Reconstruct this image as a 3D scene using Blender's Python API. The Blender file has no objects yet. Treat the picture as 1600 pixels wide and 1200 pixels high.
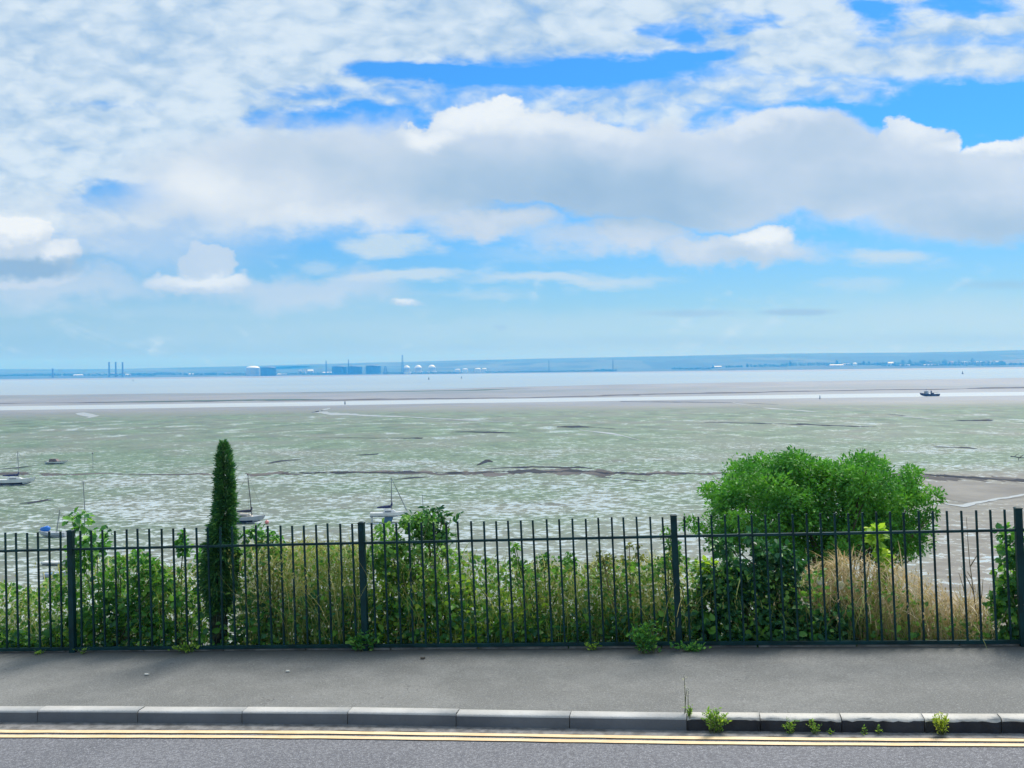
import bpy, bmesh, math, random
import numpy as np
from mathutils import Vector, Matrix

rng = np.random.default_rng(11)
random.seed(11)
SC = bpy.context.scene
COL = SC.collection
R = math.radians

# ------------------------------------------------------------------ camera
F = 1600.0                      # focal length in photograph pixels (36 mm lens on a 36 mm sensor)
CAM = np.array([0.0, 0.0, 26.0])
ROLL = 0.0119
PITCH = -math.atan(23.5 / F)
_f = np.array([0, math.cos(PITCH), math.sin(PITCH)])
_r0 = np.array([1.0, 0, 0])
_u0 = np.cross(_r0, _f)
_r = _r0 * math.cos(ROLL) - _u0 * math.sin(ROLL)
_u = _r0 * math.sin(ROLL) + _u0 * math.cos(ROLL)

cd = bpy.data.cameras.new('camera')
cam = bpy.data.objects.new('camera', cd)
COL.objects.link(cam)
cd.sensor_width = 36.0
cd.lens = 36.0
cd.clip_start = 0.05
cd.clip_end = 60000
M = Matrix(((_r[0], _u[0], -_f[0], CAM[0]), (_r[1], _u[1], -_f[1], CAM[1]), (_r[2], _u[2], -_f[2], CAM[2]), (0, 0, 0, 1)))
cam.matrix_world = M
SC.camera = cam


def ray(x, y):
    x = np.asarray(x, float); y = np.asarray(y, float)
    a = (x - 800) / F; b = -(y - 600) / F
    return a[..., None] * _r + b[..., None] * _u + _f


def hit(x, y, p0, n):
    d = ray(x, y); p0 = np.asarray(p0, float); n = np.asarray(n, float)
    t = ((p0 - CAM) @ n) / (d @ n)
    return CAM + d * t[..., None]


def on_ground(x, y, z=0.0):
    return hit(x, y, (0, 0, z), (0, 0, 1))


def at_Y(x, y, Y):
    return hit(x, y, (0, Y, 0), (0, 1, 0))


def yh(x):
    return 576.5 - ROLL * (x - 800)


# ------------------------------------------------------------------ object helpers
def link(o, parent=None):
    COL.objects.link(o)
    if parent is not None:
        o.parent = parent
    return o


def tag(o, label=None, cat=None, group=None, kind=None):
    if label: o['label'] = label
    if cat: o['category'] = cat
    if group: o['group'] = group
    if kind: o['kind'] = kind
    return o


def empty(name, loc=(0, 0, 0), rz=0.0):
    o = bpy.data.objects.new(name, None)
    o.location = loc
    o.rotation_euler = (0, 0, rz)
    o.empty_display_size = 0.2
    return link(o)


def np_mesh(name, V, faces, mat, parent=None, smooth=False):
    """faces: list of int arrays (m,k)"""
    me = bpy.data.meshes.new(name)
    V = np.asarray(V, np.float32)
    me.vertices.add(len(V)); me.vertices.foreach_set('co', V.ravel())
    loops = np.concatenate([f.ravel() for f in faces]).astype(np.int32)
    tot = np.concatenate([np.full(len(f), f.shape[1]) for f in faces]).astype(np.int32)
    st = np.concatenate([[0], np.cumsum(tot)[:-1]]).astype(np.int32)
    me.loops.add(len(loops)); me.loops.foreach_set('vertex_index', loops)
    me.polygons.add(len(tot)); me.polygons.foreach_set('loop_start', st); me.polygons.foreach_set('loop_total', tot)
    if smooth:
        me.polygons.foreach_set('use_smooth', np.ones(len(tot), bool))
    me.update(calc_edges=True)
    me.materials.append(mat)
    return link(bpy.data.objects.new(name, me), parent)


def bm_obj(name, bm, mat, parent=None, smooth=False):
    bmesh.ops.recalc_face_normals(bm, faces=bm.faces)
    me = bpy.data.meshes.new(name)
    bm.to_mesh(me); bm.free()
    if smooth:
        for p in me.polygons: p.use_smooth = True
    me.materials.append(mat)
    return link(bpy.data.objects.new(name, me), parent)


def add_prism(bm, ring_a, ring_b, caps=True):
    va = [bm.verts.new(p) for p in ring_a]; vb = [bm.verts.new(p) for p in ring_b]
    n = len(va)
    for i in range(n):
        bm.faces.new((va[i], va[(i + 1) % n], vb[(i + 1) % n], vb[i]))
    if caps:
        bm.faces.new(va[::-1]); bm.faces.new(vb)


def add_box(bm, x0, x1, y0, y1, z0, z1):
    add_prism(bm, [(x0, y0, z0), (x1, y0, z0), (x1, y1, z0), (x0, y1, z0)], [(x0, y0, z1), (x1, y0, z1), (x1, y1, z1), (x0, y1, z1)])


def add_tube(bm, pts, radii, sides=6, cap=True):
    pts = [Vector(p) for p in pts]
    if not hasattr(radii, '__len__'): radii = [radii] * len(pts)
    rings = []
    for i, p in enumerate(pts):
        d = (pts[min(i + 1, len(pts) - 1)] - pts[max(i - 1, 0)]).normalized()
        a = Vector((0, 0, 1)) if abs(d.z) < 0.9 else Vector((1, 0, 0))
        e1 = d.cross(a).normalized(); e2 = d.cross(e1)
        rings.append([bm.verts.new(p + (e1 * math.cos(k * math.tau / sides) + e2 * math.sin(k * math.tau / sides)) * max(radii[i], 1e-4)) for k in range(sides)])
    for a, b in zip(rings, rings[1:]):
        for k in range(sides):
            bm.faces.new((a[k], a[(k + 1) % sides], b[(k + 1) % sides], b[k]))
    if cap:
        bm.faces.new(rings[0][::-1]); bm.faces.new(rings[-1])


def add_lathe(bm, prof, c=(0, 0, 0), n=24):
    """prof: list of (r,z)"""
    c = Vector(c); rings = []
    for r, z in prof:
        rings.append([bm.verts.new(c + Vector((max(r, 1e-3) * math.cos(k * math.tau / n), max(r, 1e-3) * math.sin(k * math.tau / n), z))) for k in range(n)])
    for a, b in zip(rings, rings[1:]):
        for k in range(n):
            bm.faces.new((a[k], a[(k + 1) % n], b[(k + 1) % n], b[k]))
    bm.faces.new(rings[0][::-1]); bm.faces.new(rings[-1])


# ------------------------------------------------------------------ node expression helper
class NT:
    def __init__(s, tree): s.t = tree
    def node(s, typ, **kw):
        n = s.t.nodes.new(typ)
        for k, v in kw.items(): setattr(n, k, v)
        return n
    def set(s, sock, v):
        if isinstance(v, E): s.t.links.new(v.s, sock)
        elif hasattr(v, 'is_output'): s.t.links.new(v, sock)
        else: sock.default_value = v
    def m(s, op, a, b=None, c=None, clamp=False):
        n = s.node('ShaderNodeMath', operation=op, use_clamp=clamp)
        for i, v in enumerate((a, b, c)):
            if v is not None: s.set(n.inputs[i], v)
        return E(s, n.outputs[0])
    def xyz(s, x, y, z=0.0):
        n = s.node('ShaderNodeCombineXYZ')
        for i, v in enumerate((x, y, z)): s.set(n.inputs[i], v)
        return E(s, n.outputs[0])
    def noise(s, vec, scale=1.0, detail=4.0, rough=0.5, color=False, dist=0.0):
        n = s.node('ShaderNodeTexNoise')
        s.set(n.inputs['Vector'], vec)
        n.inputs['Scale'].default_value = scale; n.inputs['Detail'].default_value = detail
        n.inputs['Roughness'].default_value = rough; n.inputs['Distortion'].default_value = dist
        return E(s, n.outputs['Color' if color else 'Fac'])
    def sep(s, v):
        n = s.node('ShaderNodeSeparateXYZ'); s.set(n.inputs[0], v)
        return [E(s, o) for o in n.outputs]
    def smooth(s, v, a, b, lo=0.0, hi=1.0):
        n = s.node('ShaderNodeMapRange', interpolation_type='SMOOTHSTEP')
        for i, q in enumerate((v, a, b, lo, hi)): s.set(n.inputs[i], q)
        return E(s, n.outputs[0])
    def mix(s, f, a, b):
        n = s.node('ShaderNodeMix', data_type='RGBA')
        s.set(n.inputs[0], f); s.set(n.inputs[6], rgba(a)); s.set(n.inputs[7], rgba(b))
        return E(s, n.outputs[2])
    def ramp(s, f, stops, interp='LINEAR'):
        n = s.node('ShaderNodeValToRGB'); n.color_ramp.interpolation = interp
        e = n.color_ramp.elements
        while len(e) > 1: e.remove(e[-1])
        e[0].position, e[0].color = stops[0][0], rgba(stops[0][1])
        for p, c in stops[1:]:
            q = e.new(p); q.color = rgba(c)
        s.set(n.inputs[0], f)
        return E(s, n.outputs[0])
    def bump(s, h, strength=0.3, dist=0.05):
        n = s.node('ShaderNodeBump'); s.set(n.inputs['Strength'], strength); n.inputs['Distance'].default_value = dist
        s.set(n.inputs['Height'], h)
        return E(s, n.outputs[0])


def rgba(c):
    if isinstance(c, E) or hasattr(c, 'is_output'): return c
    return tuple(c) + (1.0,) if len(c) == 3 else tuple(c)


class E:
    def __init__(s, nt, sock): s.nt, s.s = nt, sock
    def __add__(s, o): return s.nt.m('ADD', s, o)
    __radd__ = __add__
    def __sub__(s, o): return s.nt.m('SUBTRACT', s, o)
    def __rsub__(s, o): return s.nt.m('SUBTRACT', o, s)
    def __mul__(s, o): return s.nt.m('MULTIPLY', s, o)
    __rmul__ = __mul__
    def __truediv__(s, o): return s.nt.m('DIVIDE', s, o)
    def __rtruediv__(s, o): return s.nt.m('DIVIDE', o, s)
    def max(s, o): return s.nt.m('MAXIMUM', s, o)
    def min(s, o): return s.nt.m('MINIMUM', s, o)
    def clamp(s): return s.nt.m('ADD', s, 0.0, clamp=True)


LEAF_GAIN = (1.85, 2.1, 1.4)


def material(name):
    m = bpy.data.materials.new(name); m.use_nodes = True
    m.node_tree.nodes.clear()
    nt = NT(m.node_tree)
    out = nt.node('ShaderNodeOutputMaterial')
    return m, nt, out


def principled(nt, out, color, rough=0.6, normal=None, metallic=0.0, spec=0.5):
    p = nt.node('ShaderNodeBsdfPrincipled')
    nt.set(p.inputs['Base Color'], rgba(color)); nt.set(p.inputs['Roughness'], rough); nt.set(p.inputs['Metallic'], metallic)
    p.inputs['Specular IOR Level'].default_value = spec
    if normal is not None: nt.set(p.inputs['Normal'], normal)
    nt.t.links.new(p.outputs[0], out.inputs['Surface'])
    return p


def pos(nt):
    return E(nt, nt.node('ShaderNodeNewGeometry').outputs['Position'])


def objco(nt):
    return E(nt, nt.node('ShaderNodeTexCoord').outputs['Object'])


def simple_mat(name, color, rough=0.6, var=0.12, scale=3.0, metallic=0.0, bump=0.0, spec=0.5):
    m, nt, out = material(name)
    P = objco(nt)
    n = nt.noise(P, scale, 5, 0.6)
    c2 = tuple(max(0, v * (1 - 2.2 * var)) for v in color); c1 = tuple(v * (1 + 1.2 * var) for v in color)
    col = nt.mix(nt.smooth(n, 0.3, 0.7), c2, c1)
    nrm = nt.bump(nt.noise(P, scale * 8, 3), bump, 0.01) if bump else None
    principled(nt, out, col, rough, nrm, metallic, spec)
    return m


def leaf_mat(name, stops, trans=0.4, rough=0.55, patch=0.0, patch_scale=2.0, tint=(1.1, 1.18, 0.55)):
    """leaves: colour of each leaf from its own random number plus a slow drift over the plant"""
    stops = [(q, tuple(min(.75, v * k) for v, k in zip(c, (1.7, 1.8, 1.4) if 'grass' in name or 'seeding' in name or 'olive' in name else LEAF_GAIN))) for q, c in stops] if 'petal' not in name and 'dry' not in name else stops
    m, nt, out = material(name)
    rnd = E(nt, nt.node('ShaderNodeNewGeometry').outputs['Random Per Island'])
    f = rnd
    if patch:
        f = (rnd * (1 - patch) + nt.smooth(nt.noise(pos(nt), patch_scale, 3), 0.3, 0.7) * patch)
    col = nt.ramp(f, stops)
    p = nt.node('ShaderNodeBsdfPrincipled'); nt.set(p.inputs['Base Color'], col); p.inputs['Roughness'].default_value = rough
    p.inputs['Specular IOR Level'].default_value = 0.35
    tr = nt.node('ShaderNodeBsdfTranslucent')
    mul = nt.node('ShaderNodeMix', data_type='RGBA', blend_type='MULTIPLY'); mul.inputs[0].default_value = 1.0
    nt.set(mul.inputs[6], col); mul.inputs[7].default_value = tint + (1,)
    nt.t.links.new(mul.outputs[2], tr.inputs['Color'])
    mx = nt.node('ShaderNodeMixShader'); mx.inputs[0].default_value = trans
    nt.t.links.new(p.outputs[0], mx.inputs[1]); nt.t.links.new(tr.outputs[0], mx.inputs[2])
    nt.t.links.new(mx.outputs[0], out.inputs['Surface'])
    return m


# ------------------------------------------------------------------ sky and sun
SUN_EL, SUN_AZ = R(53), R(30)      # sun stands beyond the estuary, a little to the right


def build_world():
    w = bpy.data.worlds.new('World'); SC.world = w; w.use_nodes = True
    t = w.node_tree; t.nodes.clear(); nt = NT(t)
    out = nt.node('ShaderNodeOutputWorld'); bg = nt.node('ShaderNodeBackground')
    t.links.new(bg.outputs[0], out.inputs[0])
    STR = 0.1
    w.cycles.sampling_method = 'MANUAL'; w.cycles.sample_map_resolution = 256
    bg.inputs['Strength'].default_value = STR
    sky = nt.node('ShaderNodeTexSky', sky_type='NISHITA'); sky.sun_disc = False
    sky.sun_elevation = SUN_EL; sky.sun_rotation = SUN_AZ
    sky.air_density = 1.0; sky.dust_density = 0.6; sky.ozone_density = 2.0
    mul = nt.node('ShaderNodeMix', data_type='RGBA', blend_type='MULTIPLY'); mul.inputs[0].default_value = 1.0
    t.links.new(sky.outputs[0], mul.inputs[6]); nt.t.links.new(nt.mix(nt.smooth(nt.sep(E(nt, nt.node('ShaderNodeTexCoord').outputs['Generated']))[2], 0.0, 0.22), SKY_TINT_LOW, SKY_TINT).s, mul.inputs[7])
    skyc = E(nt, mul.outputs[2])

    d = E(nt, nt.node('ShaderNodeTexCoord').outputs['Generated'])
    x, y, z = nt.sep(d)
    ay = nt.m('ABSOLUTE', y).max(0.12)
    qx = x / ay * 1600; qy = z / ay * 1600
    px = 800 + qx * math.cos(ROLL) - qy * math.sin(ROLL)
    py = 576.5 - (qx * math.sin(ROLL) + qy * math.cos(ROLL))
    V = nt.xyz(px * 0.001, py * 0.001, 0.0)

    # domain warps: billows for the cumulus, streaks for the high layer
    w1 = nt.noise(nt.xyz(px * 0.0075, py * 0.010, 3.1), 1.0, 8, 0.6, color=True)
    a, b, _ = nt.sep(w1)
    cx = px + (a - 0.5) * 150; cy = py + (b - 0.5) * 105
    w2 = nt.noise(nt.xyz(px * 0.005, py * 0.014, 7.7), 1.0, 6, 0.62, color=True)
    a2, b2, _ = nt.sep(w2)
    hx = px + (a2 - 0.5) * 260; hy = py + (b2 - 0.5) * 70

    vecs = {}

    def blob(X, Y, cx_, cy_, rx, ry, soft=0.3, gain=1.0):
        """soft ellipse: 1 inside, 0 outside"""
        k = (id(X), id(Y))
        if k not in vecs: vecs[k] = (nt.xyz(X, Y, 0.0), X, Y)
        n = nt.node('ShaderNodeVectorMath', operation='MULTIPLY_ADD')
        nt.set(n.inputs[0], vecs[k][0]); n.inputs[1].default_value = (1 / rx, 1 / ry, 0); n.inputs[2].default_value = (-cx_ / rx, -cy_ / ry, 0)
        l = nt.node('ShaderNodeVectorMath', operation='LENGTH'); nt.t.links.new(n.outputs[0], l.inputs[0])
        return nt.smooth(E(nt, l.outputs['Value']), 1.0 + soft, 1.0 - soft, 0.0, gain)

    def union(X, Y, lst):
        r = None
        for q in lst:
            v_ = blob(X, Y, *q)
            r = v_ if r is None else r.max(v_)
        return r

    # --- high mottled layer (altocumulus), on a plane overhead
    s = 420.0 / (qy.max(0) + 260)
    mot = nt.noise(nt.xyz(qx * s * 0.010, qy.max(0) * 0.0105, 1.3), 1.0, 6, 0.6, dist=0.4)
    mot2 = nt.noise(nt.xyz(px * 0.022, py * 0.042, 5.0), 1.0, 4, 0.55, dist=0.6)
    vor = nt.node('ShaderNodeTexVoronoi', feature='SMOOTH_F1'); nt.set(vor.inputs['Vector'], nt.xyz((px + (a - 0.5) * 110 + (a2 - 0.5) * 60) * 0.021, (py + (b - 0.5) * 60) * 0.040, 1.0)); vor.inputs['Scale'].default_value = 1.0; vor.inputs['Smoothness'].default_value = 0.8
    puff = 0.62 - E(nt, vor.outputs['Distance'])
    cover = nt.smooth(py, 420, 300) * nt.smooth(px, 900, 420) * 0.95
    cover = cover.max(nt.smooth(py + (px - 800) * 0.045, 150, 60) * 0.92)
    cover = cover.max(blob(hx, hy, 1150, 150, 420, 26, 0.8, 0.62))
    cover = cover.max(blob(hx, hy, 1350, 95, 330, 40, 0.8, 0.8))
    cover = cover.max(blob(hx, hy, 1000, 175, 200, 30, 0.9, 0.6))
    cover = cover.max(nt.smooth(py, 0, -160) * 0.9)
    gaps = union(hx, hy, [(690, 117, 125, 18, 0.6, 1.0), (880, 122, 110, 13, 0.8, 0.6), (520, 190, 120, 22, 0.7, 1.0), (470, 150, 120, 10, 0.9, 0.45), (230, 165, 190, 9, 0.9, 0.35),
                          (190, 303, 85, 24, 0.8, 0.85), (1050, 48, 55, 16, 0.8, 0.75), (1170, 25, 60, 14, 0.8, 0.6), (1370, 22, 70, 26, 0.6, 0.9), (1500, 12, 110, 14, 0.7, 0.8), (1040, 90, 90, 10, 0.8, 0.6),
                          (1560, 168, 170, 36, 0.7, 0.95), (1350, 178, 120, 16, 0.8, 0.7), (960, 105, 90, 11, 0.9, 0.65), (1180, 42, 40, 10, 0.8, 0.6), (80, 240, 60, 20, 0.9, 0.25)])
    hd = nt.smooth(cover - gaps * 0.92 + (mot - 0.5) * 1.1 + (mot2 - 0.5) * 0.7 + puff * 0.35, 0.10, 0.86)
    hshade = nt.smooth((mot - 0.5) * 1.25 + (mot2 - 0.5) * 1.1 + puff * 0.8 + cover * 0.1, -0.36, 0.62)
    hcol = nt.mix(hshade, HI_DARK, HI_LIGHT)

    # --- big cumulus bank
    body = union(cx, cy, [(420, 285, 200, 78, 0.35), (610, 275, 210, 85, 0.25), (745, 225, 95, 68, 0.06), (690, 235, 120, 52, 0.08), (880, 255, 200, 76, 0.08), (1060, 275, 250, 84, 0.14), (1230, 255, 180, 78, 0.12),
                          (1425, 235, 78, 58, 0.07), (1380, 305, 170, 55, 0.3), (1580, 285, 112, 74, 0.05), (1500, 335, 170, 46, 0.35), (770, 350, 110, 22, 0.4), (1160, 390, 130, 26, 0.3), (1195, 374, 60, 22, 0.2), (960, 378, 130, 20, 0.5, 0.8), (1000, 370, 80, 24, 0.4),
                          (440, 325, 240, 36, 0.4, 0.85)])
    dark = union(cx, cy, [(900, 305, 250, 52, 0.8, 1.0), (1010, 335, 130, 30, 0.7, 0.9), (650, 285, 220, 40, 0.9, 0.45), (1560, 350, 130, 34, 0.9, 0.75), (1330, 300, 170, 34, 0.9, 0.5), (1190, 405, 110, 12, 0.8, 0.4), (470, 255, 130, 26, 0.9, 0.35), (1240, 230, 140, 30, 0.9, 0.3)])
    lite = union(cx, cy, [(740, 180, 70, 24, 0.9, 0.8), (680, 210, 50, 22, 0.7, 0.8), (870, 200, 120, 18, 0.8, 0.5), (1555, 220, 80, 14, 0.8, 0.85), (1210, 195, 90, 18, 0.8, 0.45), (1420, 190, 50, 18, 0.8, 0.4), (360, 290, 120, 50, 0.9, 0.4),
                          (500, 345, 220, 25, 0.9, 0.35), (1195, 368, 40, 12, 0.8, 0.8), (760, 345, 90, 12, 0.9, 0.5)])
    bn = nt.noise(nt.xyz(px * 0.008, py * 0.011, 9.0), 1.0, 5, 0.5)
    shade = 0.67 + (bn - 0.5) * 0.5 + lite * 0.45 - dark * 0.42
    ccol = nt.ramp(shade.clamp(), [(0.0, CU[0]), (0.35, CU[1]), (0.65, CU[2]), (1.0, CU[3])])

    # --- low clouds and wisps
    low = union(cx, cy, [(5, 380, 72, 50, 0.06), (70, 405, 68, 34, 0.2), (40, 432, 120, 28, 0.4), (110, 452, 160, 24, 0.7, 0.75), (318, 408, 44, 26, 0.2, 0.85), (320, 442, 85, 20, 0.3, 0.9), (460, 455, 150, 24, 0.6, 0.75), (190, 375, 170, 50, 0.8, 0.65), (120, 345, 190, 45, 0.9, 0.5), (628, 477, 28, 9, 0.6, 0.8)])
    wisp = union(hx, hy, [(590, 383, 75, 14, 0.5, 0.85), (760, 350, 110, 22, 0.7, 0.4), (495, 415, 36, 9, 0.7, 0.45), (630, 432, 70, 10, 0.6, 0.85), (870, 440, 140, 9, 0.6, 0.8), (745, 467, 70, 8, 0.9, 0.4), (1395, 402, 50, 9, 0.9, 0.85), (1330, 445, 45, 10, 0.9, 0.4),
                          (1470, 412, 30, 6, 0.9, 0.3), (850, 395, 120, 10, 0.9, 0.3), (1500, 490, 240, 30, 0.9, 0.4), (1200, 505, 300, 14, 0.9, 0.3), (300, 490, 350, 18, 0.9, 0.3), (800, 510, 900, 16, 0.9, 0.25)])
    lshade = 0.62 + union(cx, cy, [(10, 352, 60, 22, 0.7, 0.5), (90, 395, 30, 20, 0.8, 0.3), (320, 436, 60, 12, 0.7, 0.3), (628, 474, 20, 6, 0.7, 0.3)]) - union(cx, cy, [(35, 420, 95, 16, 0.6, 0.7)]) + (bn - 0.5) * 0.3
    lcol = nt.ramp(lshade.clamp(), [(0.0, CU[0]), (0.35, CU[1]), (0.65, CU[2]), (1.0, CU[3])])
    smallgrey = union(hx, py, [(1105, 490, 60, 5, 0.7, 0.5), (1250, 488, 45, 5, 0.6, 0.65), (740, 543, 60, 4, 0.8, 0.3), (880, 541, 50, 4, 0.8, 0.25), (1560, 445, 60, 6, 0.9, 0.35), (430, 556, 200, 4, 0.9, 0.25), (1100, 533, 250, 7, 0.9, 0.3), (1500, 530, 150, 8, 0.9, 0.3), (765, 512, 12, 4, 0.9, 0.4)])

    K = 1.0 / STR
    def sc(c):   # scale a colour output
        n = nt.node('ShaderNodeVectorMath', operation='SCALE'); nt.set(n.inputs[0], c); n.inputs['Scale'].default_value = K
        return E(nt, n.outputs[0])
    # pale air toward the horizon is real haze in the scene; thin veil of distant cloud here
    c = nt.mix(hd * 0.97, skyc, sc(hcol))
    c = nt.mix(wisp, c, sc(nt.mix(0.0, WISP, WISP)))
    c = nt.mix(low, c, sc(lcol))
    c = nt.mix(body * 0.96, c, sc(ccol))
    c = nt.mix(smallgrey, c, sc(nt.mix(0.0, (0.33, 0.47, 0.63), (0.33, 0.47, 0.63))))
    nt.set(bg.inputs['Color'], c)

    sd = bpy.data.lights.new('sun', 'SUN'); so = link(bpy.data.objects.new('sun', sd))
    sd.energy = SUN_E; sd.angle = R(20); sd.color = (1.0, 0.955, 0.88)
    dirv = Vector((math.sin(SUN_AZ) * math.cos(SUN_EL), math.cos(SUN_AZ) * math.cos(SUN_EL), math.sin(SUN_EL)))
    so.rotation_euler = dirv.to_track_quat('Z', 'Y').to_euler()


SKY_TINT = (0.24, 0.82, 1.45); SKY_TINT_LOW = (0.52, 0.74, 1.02)
HI_DARK = (0.38, 0.56, 0.78); HI_LIGHT = (0.70, 0.82, 0.93)
CU = [(0.29, 0.45, 0.64), (0.41, 0.56, 0.73), (0.58, 0.69, 0.83), (0.86, 0.92, 0.97)]
WISP = (0.58, 0.72, 0.84)
SUN_E = 4.4
build_world()

# ================================================================== SETTING
# pavement plane: climbs to the right at 4.3 %; the road lies a kerb's height below
SL = 0.043
PV0 = 26 - 2.814
PN = np.array([-SL, 0, 1.0])
KH = 0.107


def pave_z(X): return PV0 + SL * np.asarray(X)
def on_pave(x, y, dz=0.0): return hit(x, y, (0, 0, PV0 + dz), PN)


FL = on_pave(112.0, 1019.0); FR = on_pave(1600.0, 1009.5)
FT = (FR - FL).copy(); FT[2] = 0; FT /= np.linalg.norm(FT)        # along the fence (horizontal)
FN = np.array([-FT[1], FT[0], 0.0])                                # away from the road
FSL = (FR[2] - FL[2]) / ((FR - FL) @ FT)


def fence_s(p): return (np.asarray(p) - FL) @ FT
def fence_pt(s, n=0.0, z=0.0):
    s = np.asarray(s, float); n = np.asarray(n, float)
    P = FL + s[..., None] * FT + n[..., None] * FN
    P = P.copy(); P[..., 2] = pave_z(P[..., 0]) + z
    return P


def bank_z(P):
    """height of the falling bank behind the fence"""
    n = (np.asarray(P) - FL) @ FN
    top = pave_z(np.asarray(P)[..., 0]) - 0.04
    drop = np.where(n < 0.5, 0.10 * np.maximum(n, 0), 0.05 + (n - 0.5) * 0.68)
    return np.maximum(top - drop, -0.4)


def at_n(x, y, n):
    """point of the view through (x,y) on the upright plane n metres behind the fence"""
    return hit(x, y, FL + np.asarray(n) * FN, FN)


def at_n_many(x, y, n):
    d = ray(x, y)
    t = (((FL - CAM) @ FN) + np.asarray(n)) / (d @ FN)
    return CAM + d * t[..., None]


# ---- materials of the ground
def mat_road():
    m, nt, out = material('asphalt_road')
    P = pos(nt)
    n = nt.noise(P, 1.3, 4, 0.6); g = nt.noise(P, 120, 2, 0.7); g2 = nt.noise(P, 38, 2, 0.6)
    c = nt.mix(nt.smooth(n, .3, .7), (.11, .113, .128), (.152, .154, .17))
    c = nt.mix(nt.smooth(g, .47, .66) * 0.85, c, (.36, .36, .39))
    c = nt.mix(nt.smooth(g2, .58, .42, 0, 1) * 0.5, c, (.055, .055, .07))
    principled(nt, out, c, 0.75, nt.bump(g, 0.9, 0.006))
    return m


def mat_pave():
    m, nt, out = material('asphalt_pavement')
    P = pos(nt)
    n = nt.noise(P, 0.55, 5, 0.6); n2 = nt.noise(P, 2.6, 5, 0.65); g = nt.noise(P, 90, 2, 0.7)
    c = nt.mix(nt.smooth(n + (n2 - .5) * .8, .3, .7), (.150, .152, .146), (.212, .213, .204))
    c = nt.mix(nt.smooth(g, .48, .72) * 0.7, c, (.34, .34, .33))
    c = nt.mix(nt.smooth(nt.noise(P, 48, 2, .6), .60, .40, 0, 1) * 0.3, c, (.09, .09, .092))
    x, y, z = nt.sep(P)
    crack = nt.m('ABSOLUTE', nt.noise(P, 0.7, 6, 0.62) - 0.5)
    c = nt.mix(nt.smooth(crack, .0035, .001) * nt.smooth(n2, .5, .62) * 0.55, c, (.04, .04, .042))
    gum = nt.node('ShaderNodeTexVoronoi'); nt.set(gum.inputs['Vector'], P); gum.inputs['Scale'].default_value = 2.3
    c = nt.mix(nt.smooth(E(nt, gum.outputs['Distance']), .055, .035) * 0.35, c, (.09, .09, .09))
    # soft shadow band along the foot of the fence, painted into the colour
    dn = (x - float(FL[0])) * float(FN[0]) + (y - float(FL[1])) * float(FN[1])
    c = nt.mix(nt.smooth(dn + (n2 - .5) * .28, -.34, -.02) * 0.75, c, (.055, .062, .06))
    principled(nt, out, c, 0.85, nt.bump(g, 0.9, 0.005), spec=.3)
    return m


def mat_kerb(name, c1, c2, dirt):
    m, nt, out = material(name)
    P = pos(nt)
    n = nt.noise(P, 2.2, 5, 0.65); g = nt.noise(P, 45, 4, 0.7)
    c = nt.mix(nt.smooth(n, .3, .72), c1, c2)
    c = nt.mix(nt.smooth(g, .52, .8) * dirt, c, (.10, .10, .09))
    principled(nt, out, c, 0.8, nt.bump(g, 0.5, 0.01))
    return m


def mat_paint():
    m, nt, out = material('yellow_road_paint')
    P = pos(nt)
    n = nt.noise(P, 3, 5, 0.7); g = nt.noise(P, 90, 3, 0.7)
    c = nt.mix(nt.smooth(n, .3, .7), (.70, .49, .26), (.84, .64, .40))
    c = nt.mix(nt.smooth(g + (n - .5) * .4, .60, .74) * 0.7, c, (.16, .15, .15))
    principled(nt, out, c, 0.7)
    return m


# ---- kerb line, road, yellow lines
back_px = [(-500, 1101.5), (0, 1103), (265, 1103.8), (530, 1105), (800, 1109), (1060, 1112.5), (1330, 1114.5), (1600, 1115.5), (2100, 1116.5)]
kb = np.array([on_pave(x, y) for x, y in back_px])
kdir = kb[-1] - kb[0]; kdir[2] = 0; kdir /= np.linalg.norm(kdir); knrm = np.array([kdir[1], -kdir[0], 0])   # toward the road
k_s = (kb - kb[0]) @ kdir; k_o = (kb - kb[0]) @ knrm
SMIN, SMAX = -30.0, 45.0


def kerb_pt(s, o, dz=0.0):
    """point at length s along the kerb, o metres toward the road from the kerb's back edge"""
    off = np.interp(s, k_s, k_o)
    P = kb[0] + kdir * s + knrm * (off + o)
    P = P.copy(); P[2] = pave_z(P[0]) + dz
    return P


def kerb_s(x, y=1118.0):
    return float((on_pave(x, y) - kb[0]) @ kdir)


def strip(name, o0, o1, dz, mat, s0=SMIN, s1=SMAX, n=150, wob=0.0, kind='structure'):
    S = np.linspace(s0, s1, n)
    r2 = np.random.default_rng(len(name))
    f0, f1 = (o if callable(o) else (lambda s, o=o: o) for o in (o0, o1))
    A = np.array([kerb_pt(s, f0(s) + r2.normal() * wob, dz) for s in S]); B = np.array([kerb_pt(s, f1(s) + r2.normal() * wob, dz) for s in S])
    V = np.empty((2 * n, 3)); V[0::2] = A; V[1::2] = B
    i = np.arange(n - 1) * 2
    o = np_mesh(name, V, [np.stack([i, i + 1, i + 3, i + 2], 1)], mat)
    return tag(o, kind=kind)


M_ROAD, M_PAVE = mat_road(), mat_pave()
M_PAINT = mat_paint()
strip('road', 0.10, 16.0, -KH, M_ROAD)
M_GUTTER = simple_mat('gutter_grit', (.19, .184, .182), 0.9, 0.2, 12.0, bump=0.5)
# gutter: dusty strip between kerb and paint
# double yellow lines
def road_offset(x, y):
    p = hit(x, y, (0, 0, PV0 - KH), PN) - kb[0]
    return float(p @ knrm - np.interp(p @ kdir, k_s, k_o))


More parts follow.
